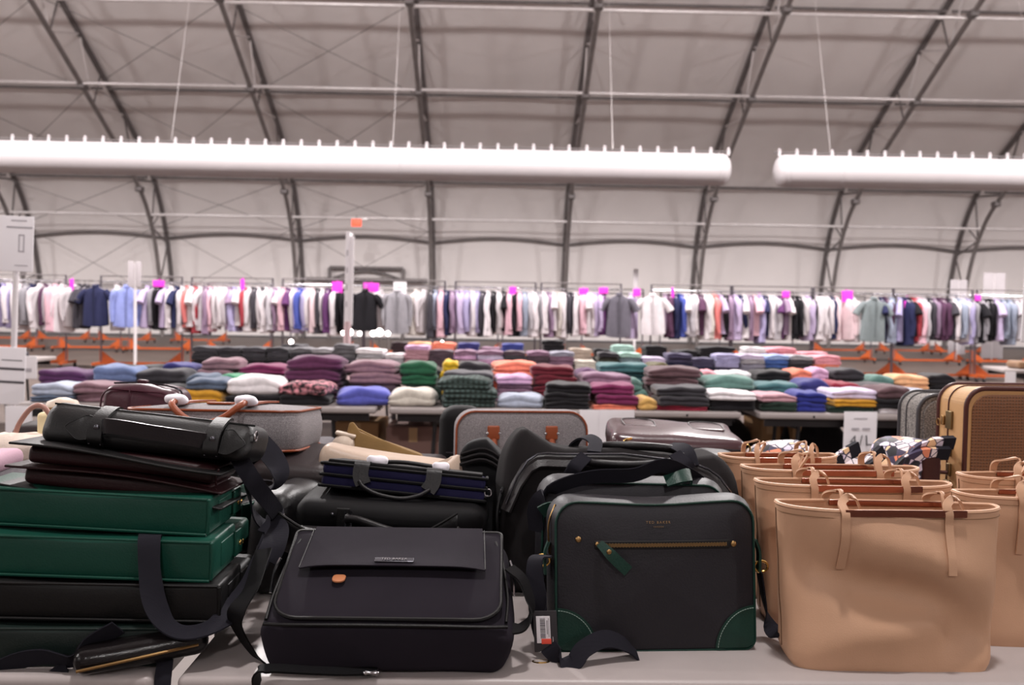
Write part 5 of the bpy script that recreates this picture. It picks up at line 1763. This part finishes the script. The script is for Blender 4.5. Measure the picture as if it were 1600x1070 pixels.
# taupe bag
zt = TZ + .196
tp = thing('shoulder_bag', 'taupe leather bag with tied strap lying behind the navy laptop bag', 'bag', (xc2, 2.53, zt), (0, R(3), R(-2)))
mb = MB(); rbox((.41, .16, .075), .034, (10, 5, 3), mb=mb, M=Matrix.Translation((-.005, .08, 0)), lump=.008, lscale=9, fn=lambda q: (q.x, q.y, q.z * (1 + .28 * max(0, -q.x / .2) ** 3 - .1 * math.sin(q.x * 8)))); mb.build('body', L_taupe, tp)
mb = MB(); rbox((.06, .004, .02), .0015, (2, 1, 1), mb=mb, M=Matrix.Translation((-.085, -.002, .022))); mb.build('side_slot', L_dbrown, tp)
srib([(.13, .02, .082), (.145, -.006, .06), (.155, -.01, .03), (.165, -.004, .0)], .05, .004, (1, 0, .2)).build('tied_strap', L_taupe, tp)
srib([(.135, .04, .075), (.16, .0, .085), (.195, -.012, .06), (.205, -.004, .02)], .045, .004, (.7, .3, .6)).build('tied_strap', L_taupe, tp)
mb = MB()
mb.add([(.155, .02, .075), (.205, .0, .132), (.222, .03, .09), (.21, .05, .06), (.16, .05, .07), (.2, .05, .12)], [(0, 1, 2, 3), (0, 4, 5, 1), (1, 5, 2), (5, 4, 3, 2), (0, 3, 4)])
mb.build('folded_corner', L_taupe, tp)
tube(smooth([(.21, -.005, .06), (.218, -.008, .03), (.216, -.004, -.02), (.205, .0, -.05)], 4), .007, 6).build('strap_end', L_taupe, tp)
# cream pouch + ochre pouch
plain_bag('dark bag under the ochre suede pouch', slot(540, 660, 2.86)[0], 2.83, TZ, .36, .3, .20, L_dbrown, seed=8)
zo = TZ + .205
oc = thing('pouch', 'ochre suede wedge pouch resting behind the taupe bag', 'pouch', (slot(538, 660, 2.9)[0], 2.84, zo), (0, R(11), R(-4)))
def ofn(q):
    t = q.z / .09
    return (q.x, q.y * (1 - .75 * t), q.z * (1 - .35 * (q.x / .12 + 1) / 2) + .02 * (1 if q.x < -.09 else 0) * t)
mb = MB(); rbox((.235, .1, .09), .012, (8, 4, 4), fn=ofn, mb=mb, lump=.004, lscale=12); mb.build('body', F_ochre, oc)
tube(smooth([(-.11, 0, .097), (0, 0, .072), (.11, 0, .057)], 5), .003, 6).build('zip', mat('ochre_tape', '9c7c4a', .6), oc)
cp = thing('pouch', 'small cream rolled pouch left of the ochre suede pouch', 'pouch', (slot(515, 545, 2.8)[0] , 2.82, zt + .03), (0, R(12), 0))
mb = MB(); rbox((.07, .08, .075), .034, (3, 3, 3), mb=mb, lump=.006); mb.build('body', leather('cream_leather', 'c9b8a8', .5), cp)
mb = MB(); rbox((.06, .03, .01), .004, (2, 2, 1), mb=mb, M=Matrix.Translation((0, 0, .07))); mb.build('flap', MATS['cream_leather'], cp)
# dark brown flat bag left of taupe
xb, wb = slot(415, 508, 2.55)
plain_bag('black bag at the bottom below the flat dark brown bag', xb, 2.5, TZ, .24, .32, .17, F_nylon, seed=9)
db = plain_bag('flat dark brown leather bag between the green satchels and the taupe bag', xb - .01, 2.49, TZ + .175, .22, .32, .085, L_dbrown, (R(3), R(3), R(-6)), seed=10, r=.025, lump=.004)
tube([(.075, -.008, .035), (.09, -.01, .03), (.1, -.006, .012)], .004, 6).build('clasp', B_brass, db)
vi = MB(); rbox((.09, .05, .012), .005, (3, 2, 1), mb=vi); o = vi.build('silk_pouch', mat('violet_satin', '4b3bb0', .35)); 
q = at_y(478, 697, 2.78); o.location = (q.x, 2.77, q.z - .01); o.rotation_euler = (0, R(10), R(-8))
tag(o, 'flat violet satin pouch peeking out under the lying grey holdall', 'pouch')
# loose grey-black leather bits beside the straps
lt_ = plain_bag('crumpled soft black leather bag wedged left of the black canvas briefcase', slot(405, 455, 2.3)[0], 2.22, TZ, .1, .28, .24, L_black2, (0, 0, R(-10)), seed=12, lump=.02)
tube(smooth([(.045, -.01, .2), (.05, -.02, .17), (.055, -.012, .13)], 4), .003, 6).build('strap_hook', B_steel, lt_)
# second pile: green satchels standing askew behind the left pile
for k, (pxc, d, z, rz, lab) in enumerate(((398, 2.32, TZ, R(-22), 'lower green and black satchel lying askew behind the left pile'), (400, 2.36, TZ + .115, R(-26), 'upper green and black satchel lying askew behind the left pile'))):
    t = thing('satchel_bag', lab, 'bag', (slot(pxc - 5, pxc + 5, d)[0] - .19, d, z), (0, R(2), rz), 'askew green satchels')
    mb = MB(); rbox((.38, .26, .1), .012, (8, 6, 3), mb=mb, M=Matrix.Translation((0, .13, 0)), lump=.003); mb.build('body', L_black, t)
    for q in range(3):
        mb = MB(); rbox((.01, .07, .09), .004, (1, 2, 3), mb=mb, M=Matrix.Translation((.19, .04 + .085 * q, .005))); mb.build('side_tab', L_green if q != 1 else L_black2, t)
        rivet('stud', B_gold, t, (.1955, .04 + .085 * q, .05), .005, (1, 0, 0))
    mb = MB(); rbox((.36, .008, .085), .003, (6, 1, 2), mb=mb, M=Matrix.Translation((0, -.003, .008))); mb.build('base_panel', L_green, t)
stp = thing('loose_strap', 'wide black webbing strap looping down right of the rolled briefcase', 'strap', (slot(400, 430, 2.2)[0], 2.2, TZ + .2))
bpy.context.view_layer.update()
def s2(px, py, y):
    return stp.matrix_world.inverted() @ at_y(px, py, y)
srib([s2(392, 676, 2.28), s2(405, 690, 2.24), s2(425, 712, 2.2), s2(436, 735, 2.17), s2(428, 756, 2.15), s2(408, 764, 2.13), s2(395, 755, 2.12)], .05, .003, [V((1, .3, .5)), V((1, .2, .4)), V((.9, .3, .2)), V((.7, .7, 0)), V((.3, 1, 0)), V((0, 1, .2)), V((0, 1, .2))]).build('strap', F_web, stp)
srib([s2(415, 815, 2.05), s2(432, 825, 2.03), s2(428, 850, 1.98), s2(416, 875, 1.95)], .05, .003, [V((1, .3, .5)), V((1, .2, .2)), V((.9, .3, 0)), V((.8, .6, 0))]).build('strap_end', F_web, stp)
ring(s2(397, 676, 2.27), .012, .0025, 'strap_ring', B_steel, stp, 'Y')

# ---- grey felt holdalls
def holdall(label, loc, rot, w_=.44, h=.34, d=.15, wrap=False):
    t = thing('holdall', label, 'bag', loc, rot, 'grey felt holdalls')
    out = rr_outline(w_, h, .06, .04, taper=.02)
    slab(out, d, edge=.012, puff=.012, side=.006).build('body', F_felt, t)
    outline_tube(out, .002, .0035, 'front_piping', L_cognac, t)
    outline_tube(out, d - .002, .0035, 'back_piping', L_cognac, t)
    for x in (-.095, .095):
        srib([(x, -.013, .0), (x, -.016, .12), (x, -.016, .22), (x, -.012, .29)], .026, .005, (1, 0, 0)).build('vertical_strap', L_cognac, t)
        mb = MB(); rbox((.04, .012, .045), .005, (2, 1, 2), mb=mb, M=Matrix.Translation((x, -.016, .25))); mb.build('handle_mount', L_cognac, t)
        for q in (-.02, .02):
            rivet('rivet', B_steel, t, (x + q, -.02, .27), .005)
        if wrap:
            mb = MB(); rbox((.06, .026, .04), .012, (4, 3, 3), mb=mb, lump=.006, lscale=30, M=Matrix.Translation((x, -.026, .275))); mb.build('tissue_wrap', F_tissue, t)
    P = smooth([(-.095, -.022, .30), (-.09, -.012, .345), (-.05, .02, .362), (0, .035, .367), (.05, .02, .362), (.09, -.012, .345), (.095, -.022, .30)], 5) if wrap else smooth([(-.095, -.022, .25), (-.09, -.045, .2), (-.06, -.05, .12), (0, -.052, .085), (.06, -.05, .12), (.09, -.045, .2), (.095, -.022, .25)], 5)
    tube(P, .009, 8).build('handle', L_cognac, t)
    mb = MB(); rbox((.07, .006, .035), .0025, (2, 1, 1), mb=mb, M=Matrix.Translation((0, -.014, .2))); mb.build('leather_badge', L_cognac, t)
    tube([(-w_ / 2 + .05, d * .5, h + .002), (w_ / 2 - .05, d * .5, h + .002)], .003, 5).build('zip', B_dark, t)
    return t
xh, wh = slot(714, 918, 3.12)
holdall('grey felt holdall with cognac straps standing upright behind the weekender', (xh, 3.1, TZ), (R(-4), 0, R(4)), w_=wh * 1.0)
plain_bag('black bag standing left of the upright grey holdall', slot(700, 738, 3.2)[0], 3.26, TZ, .14, .12, .33, F_nylon, seed=14, r=.04)
wd = thing('pouch', 'ridged black wedge pouch between the taupe bag and the weekender', 'pouch', (slot(728, 795, 2.62)[0], 2.56, TZ), (0, 0, R(-3)))
def wfn(q):
    t = max(0, q.z / .33)
    return (q.x, q.y * (1 - .5 * t), q.z - .06 * max(0, q.x / .07) * t - .02 * abs(q.x / .07) ** 2 * t)
mb = MB(); rbox((.14, .2, .33), .03, (6, 5, 8), fn=wfn, mb=mb, lump=.006); mb.build('body', F_nylon, wd)
for k in range(3):
    tube(smooth([(-.066, -.075 + .01 * k, .27 + .012 * k), (0, -.085 + .012 * k, .285 + .012 * k), (.066, -.07 + .01 * k, .24 + .012 * k)], 4), .005, 6).build('ridge', F_canvas2, wd)
xl, wl = slot(283, 516, 3.05)
plain_bag('black bag at the bottom under the lying grey holdall', xl + .02, 2.86, TZ, .48, .34, .15, F_nylon, seed=15)
plain_bag('charcoal bag between the bottom black bag and lying grey holdall', xl + .01, 2.87, TZ + .158, .47, .33, .085, F_tweed, seed=16)
hl = holdall('grey felt holdall lying on its back with tissue wrapped handles, left of middle', (xl, 3.24, TZ + .262), (R(-84), R(0), R(-2)), w_=wl, h=.32, d=.11, wrap=True)
hl.rotation_euler = (R(-90), 0, R(-2))
hl.location = (xl, 3.2, TZ + .25)
hl.rotation_euler = (R(-86), 0, R(180 - 2))
hl.location = (xl, 2.9, TZ + .262 + .11)
# tweed laptop bag
xt, wt = slot(262, 398, 2.6)
plain_bag('black bag stack bottom beneath the charcoal tweed laptop bag', xt, 2.5, TZ, .30, .28, .24, L_black2, seed=17)
tw = thing('laptop_bag', 'charcoal tweed laptop bag with curved zip lying behind the rolled black briefcase', 'bag', (xt, 2.5, TZ + .246), (R(0), R(2), R(-4)))
mb = MB(); rbox((wt * 1.15, .28, .075), .034, (10, 6, 3), mb=mb, M=Matrix.Translation((-.02, .14, 0)), puff=(0, 0, .006)); mb.build('body', F_tweed, tw)
for q in (0, .018):
    tube(smooth([(-.1, -.002, .055 + q * .6), (.05, .0 + q, .06 + q * .6), (wt * .47 - q, .03 + q, .055 + q), (wt * .52 - q, .1, .05 + q), (wt * .5 - q, .22, .05 + q)], 5), .0035, 6).build('zip', mat('grey_zip_tape', '7a7578', .5), tw)
mb = MB(); rbox((.035, .012, .002), .0008, (1, 1, 1), mb=mb, M=Matrix.Translation((.05, .06, .082))); mb.build('name_plate', B_dark, tw)
tube(smooth([(.0, .2, .085), (.02, .14, .11), (.03, .1, .09)], 5), .005, 6).build('strap_loop', L_cognac, tw)
# wine wash bag
xw, ww = slot(152, 284, 2.85)
plain_bag('dark brown bag stack bottom under the wine wash bag', xw, 2.78, TZ, .40, .34, .16, L_dbrown, seed=18)
plain_bag('black bag between the dark brown one and the wine wash bag', xw, 2.79, TZ + .166, .38, .32, .11, L_black2, seed=19)
wb_ = thing('wash_bag', 'wine red leather wash bag standing behind the rolled black briefcase', 'bag', (xw, 2.8, TZ + .282), (0, R(3), R(-8)))
def wbf(q):
    t = q.z / .145
    return (q.x * (1 - .06 * t), q.y * (1 - .12 * t), q.z + .008 * math.cos(q.x * 14) * t)
mb = MB(); rbox((.245, .15, .145), .035, (8, 6, 5), fn=wbf, mb=mb, lump=.007, lscale=12, puff=(0, .006, 0), M=Matrix.Translation((0, .075, 0))); mb.build('body', L_wine, wb_)
of_ = rr_outline(.215, .135, .035, .03)
tube([(x, -.004 + .012 * (z / .14), z + .004) for x, z in of_], .003, 5, closed=True).build('piping', L_wine, wb_)
tube(smooth([(-.1, .06, .15), (0, .06, .158), (.1, .06, .148), (.115, .07, .11)], 5), .003, 5).build('zip', B_dark, wb_)
tube([(-.02, -.005, .005), (-.018, -.012, .07), (-.02, .004, .145)], .0016, 5).build('seam', L_wine, wb_)
mb = MB(); rbox((.03, .02, .012), .005, (2, 1, 1), mb=mb, M=Matrix.Translation((-.01, .06, .155))); mb.build('pull_tab', L_wine, wb_)
q = at_y(222, 648, 2.6)
plain_bag('dark bag under the round ochre pouch', q.x, 2.56, TZ, .2, .18, q.z - TZ - .045, L_dbrown, seed=21)
rp = thing('pouch', 'round ochre pouch with dark rim between the wine wash bag and rolled briefcase', 'pouch', (q.x, 2.62, q.z - .04))
mb = MB(); lathe(mb, [(.03, 0), (.062, .006), (.07, .022), (.062, .042), (.03, .05)], n=20); mb.build('body', F_ochre, rp)
tube([(.069 * math.cos(2 * math.pi * k / 20), .069 * math.sin(2 * math.pi * k / 20), .022) for k in range(20)], .004, 5, closed=True).build('rim', L_dbrown, rp)
# far left: cream fur bag with handle, pale pieces
q = at_y(22, 690, 2.55)
plain_bag('black bag stack bottom under the cream fleece bag at left', q.x - .03, 2.48, TZ, .32, .26, max(.1, q.z - TZ - .06), L_black2, seed=22)
cf = thing('handbag', 'cream fleece handbag with pinkish brown handle at the left frame edge', 'bag', (q.x, 2.55, q.z - .055))
mb = MB(); rbox((.2, .12, .075), .035, (6, 4, 3), mb=mb, lump=.012, lscale=22); mb.build('body', mat('cream_fleece', 'e0cfc3', .95, bump=.8, bscale=150), cf)
tube(smooth([(.0, 0, .06), (.012, 0, .1), (.045, .0, .145), (.075, 0, .15), (.1, 0, .12)], 5), .007, 8).build('handle', mat('pinkish_leather', 'a07468', .45), cf)
mb = MB(); rbox((.06, .03, .1), .012, (2, 2, 2), mb=mb, M=Matrix.Translation((.075, .04, .03))); mb.build('cuff', mat('pale_yellow_fleece', 'e6d9b0', .9), cf)
q = at_y(98, 632, 2.75)
plain_bag('dark bag below the round cream pouch', q.x, 2.66, TZ, .22, .2, q.z - TZ - .05, L_dbrown, seed=23)
rc = thing('pouch', 'round cream pouch peeking above the rolled black briefcase at left', 'pouch', (q.x, 2.75, q.z - .045))
mb = MB(); lathe(mb, [(.02, 0), (.045, .008), (.052, .03), (.04, .055), (.012, .065)], n=18); mb.build('body', MATS['cream_leather'], rc)
mb = MB(); rbox((.06, .01, .012), .004, (2, 1, 1), mb=mb, M=Matrix.Translation((0, -.046, .03))); mb.build('zip', B_brass, rc)
q = at_y(4, 712, 2.15)
pk = MB(); rbox((.07, .16, .045), .02, (3, 4, 2), mb=pk, lump=.004); o = pk.build('folded_scarf', mat('pale_pink_knit', 'b795a4', .9, bump=.3)); o.location = (q.x - .045, 2.2, q.z - .045)
tag(o, 'pale pink folded scarf at the left frame edge behind the oxblood briefcase', 'scarf')
plain_bag('grey bag under the pale pink scarf at left', q.x - .045, 2.12, TZ, .12, .24, q.z - .047 - TZ, F_tweed, seed=24)

# ---- glossy brown bag on a black one
xg, wg = slot(950, 1156, 3.0)
plain_bag('black bag at the bottom under the glossy brown bag', xg + .02, 2.9, TZ, .46, .36, .20, F_nylon, seed=25)
gb = thing('document_bag', 'glossy brown leather bag with gold corner fittings lying right of the upright holdall', 'bag', (xg, 2.92, TZ + .206), (R(2), R(2.2), R(-3)))
mb = MB(); rbox((wg, .34, .085), .03, (10, 7, 3), mb=mb, M=Matrix.Translation((0, .17, 0)), lump=.005, lscale=10, puff=(0, .008, .008)); mb.build('body', L_brown, gb)
for x in (-.11, .11):
    mb = MB(); rbox((.1, .12, .006), .0025, (3, 3, 1), mb=mb, M=Matrix.Translation((x, .2, .087))); mb.build('top_patch', L_brown, gb)
    tube(smooth([(x - .05, .14, .092), (x - .045, .26, .094), (x + .045, .26, .094), (x + .05, .14, .092)], 5), .002, 5).build('patch_edge', L_dbrown, gb)
tube(smooth([(-wg / 2 + .01, .0, .055), (0, -.01, .055), (wg / 2 - .01, .0, .055)], 5), .003, 5).build('zip', B_dark, gb)
tube(smooth([(-wg / 2 + .035, -.008, .055), (-wg / 2 + .04, -.012, .068), (-wg / 2 + .06, -.008, .074)], 4), .0035, 6).build('gold_fitting', B_gold, gb)
tube(smooth([(wg / 2 + .002, .02, .03), (wg / 2 + .006, .0, .06), (wg / 2 - .004, -.004, .075)], 4), .0035, 6).build('gold_fitting', B_gold, gb)
mb = MB(); rbox((.03, .012, .012), .004, (2, 1, 1), mb=mb, M=Matrix.Translation((.07, -.02, .0))); mb.build('pull_tab', L_tab, gb)
plain_bag('small black bag stuffed beside the weekender right end', slot(1095, 1150, 2.75)[0], 2.66, TZ, .16, .2, .27, L_black2, seed=26, r=.05)

# ---- vintage suitcases
M_cane = mat('woven_cane_panel', '714626', .6, kind='weave', bscale=34, col2='4c301c', bump=.5, var=.15, vscale=6)
M_straw = mat('tan_straw_cloth', 'b98f5e', .6, kind='weave', bscale=90, col2='a27a4a', bump=.4, var=.08)
M_fleck = mat('flecked_grey_cloth', '55504f', .85, kind='speckle', bscale=230, col2='8f8a84', bump=.3)
L_trim = leather('dark_brown_trim', '45221d', .4)
def suitcase(label, loc, rz, w_, h, d, mface, mside, trim, full=True):
    t = thing('suitcase', label, 'suitcase', loc, (0, 0, rz))
    out = rr_outline(w_, h, .055, .05, nc=8)
    slab(out, d, edge=.006, puff=.0, mb=(mb := MB())); mb.build('shell', mside, t)
    inner = [(x * (1 - .05), h / 2 + (z - h / 2) * .93) for x, z in out]
    slab(inner, .006, edge=.002, puff=.004, bpuff=0, mb=(mb := MB()), M=Matrix.Translation((0, -.004, 0))); mb.build('front_panel', mface, t)
    for y in (.006, d - .006):
        tube([(x, y - .002 if y < .02 else y + .002, z) for x, z in out], .0075, 8, closed=True).build('edge_trim', trim, t)
    tube([(x * 1.002, d * .62, h / 2 + (z - h / 2) * 1.003) for x, z in out], .003, 5, closed=True).build('lid_joint', trim, t)
    if full:
        x = -w_ / 2
        for zc in (.36, .15):
            mb = MB(); rbox((.008, .034, .055), .003, (1, 2, 2), base=False, mb=mb, M=Matrix.Translation((x - .004, d * .55, zc))); la = mb.build('latch_plate', mat('dull_brass', '7a6748', .4, .9), t)
            mb = MB(); rbox((.01, .014, .03), .004, (1, 1, 1), base=False, mb=mb, M=Matrix.Translation((x - .008, d * .72, zc - .004))); mb.build('hasp', B_brass, la)
            ring((x - .012, d * .85, zc - .012), .01, .002, 'hasp_ring', B_brass, la, 'X')
        for zc in (.27, .21):
            mb = MB(); rbox((.01, .02, .04), .004, (1, 1, 1), base=False, mb=mb, M=Matrix.Translation((x - .005, d * .5, zc))); mb.build('handle_mount', MATS['dull_brass'], t)
        tube(smooth([(x - .006, d * .5, .28), (x - .04, d * .55, .275), (x - .055, d * .6, .24), (x - .04, d * .55, .205), (x - .006, d * .5, .2)], 5), .006, 8).build('handle', L_trim, t)
        tube([(x - .002, d * .5, .12), (x - .006, d * .5, .105)], .008, 8).build('lock_stud', MATS['dull_brass'], t)
    return t
YS = 2.8
xa = at_y(1505, 700, YS).x
ztop_ = at_y(1520, 607, YS).z
suitcase('vintage woven cane suitcase with dark leather edges standing at the right', (xa + .30, YS, TZ), R(2.5), .60, ztop_ - TZ, .165, M_cane, M_straw, L_trim)
xb2 = at_y(1424, 680, 3.1).x
suitcase('flecked dark grey suitcase standing behind the woven cane one', (xb2 + .29, 3.06, TZ), R(0), .57, at_y(1440, 616, 3.1).z - TZ, .15, M_fleck, M_fleck, leather('grey_trim', '3c3a3d', .4), False)
bx_ = MB(); rbox((.055, .12, .30), .01, (1, 2, 4), mb=bx_); q = at_y(1452, 720, 2.76)
o = bx_.build('jewel_case', leather('mahogany_case', '3a1a18', .35)); o.location = (q.x, 2.8, TZ)
tag(o, 'narrow mahogany brown case standing against the woven suitcase side', 'case')
# ---- floral printed bags behind the totes
M_flor = floral('floral_print')
def floral_bag(label, px, py, d, w_, h, dep, rot, seed, mx=None):
    q = at_y(px, py, d)
    z = q.z
    t = thing('printed_bag', label, 'bag', (q.x, d, TZ if mx is None else mx), rot, 'floral printed bags')
    mb = MB(); rbox((w_, dep, h), min(h, dep, w_) * .42, (8, 5, 5), mb=mb, lump=.02, lscale=9, seed=seed, fn=lambda p: (p.x, p.y, max(0, p.z))); mb.build('body', M_flor, t)
    return t
f1 = floral_bag('white floral printed bag lying behind the rearmost tan tote', 1222, 715, 2.95, .26, .275, .24, (0, 0, R(4)), 1)
f2 = floral_bag('floral printed bag with navy handles below the 4/L sign', 1325, 735, 2.72, .25, .268, .22, (0, R(-4), R(-6)), 2)
f3 = floral_bag('floral printed bag nearest the suitcases, pale orange and grey', 1412, 720, 2.85, .19, .31, .2, (0, R(3), R(3)), 3)
for t, segs in ((f2, [(-.05, -.05, .24, .015, -.03, .285), (-.1, -.07, .2, -.04, -.06, .255), (.02, -.07, .21, .08, -.05, .27), (-.02, -.1, .19, .05, -.09, .245)]), (f3, [(-.03, -.09, .28, .05, -.1, .31), (-.06, -.09, .25, .03, -.11, .28)])):
    for (x0, y0, z0, x1, y1, z1) in segs:
        P = smooth([(x0 - .03, y0, z0 - .05), (x0, y0 - .01, z0), ((x0 + x1) / 2, (y0 + y1) / 2 - .01, (z0 + z1) / 2 + .01), (x1, y1, z1)], 4)
        ribbon(P, .035, .012, V((.5, .3, -.6))).build('handle', M_flor, t)
        q = V((x1, y1, z1)); dirv = (P[-1] - P[-3]).normalized()
        ribbon([q - dirv * .004, q + dirv * .02, q + dirv * .035], .038, .016, V((.5, .3, -.6))).build('handle_end', F_web, t)
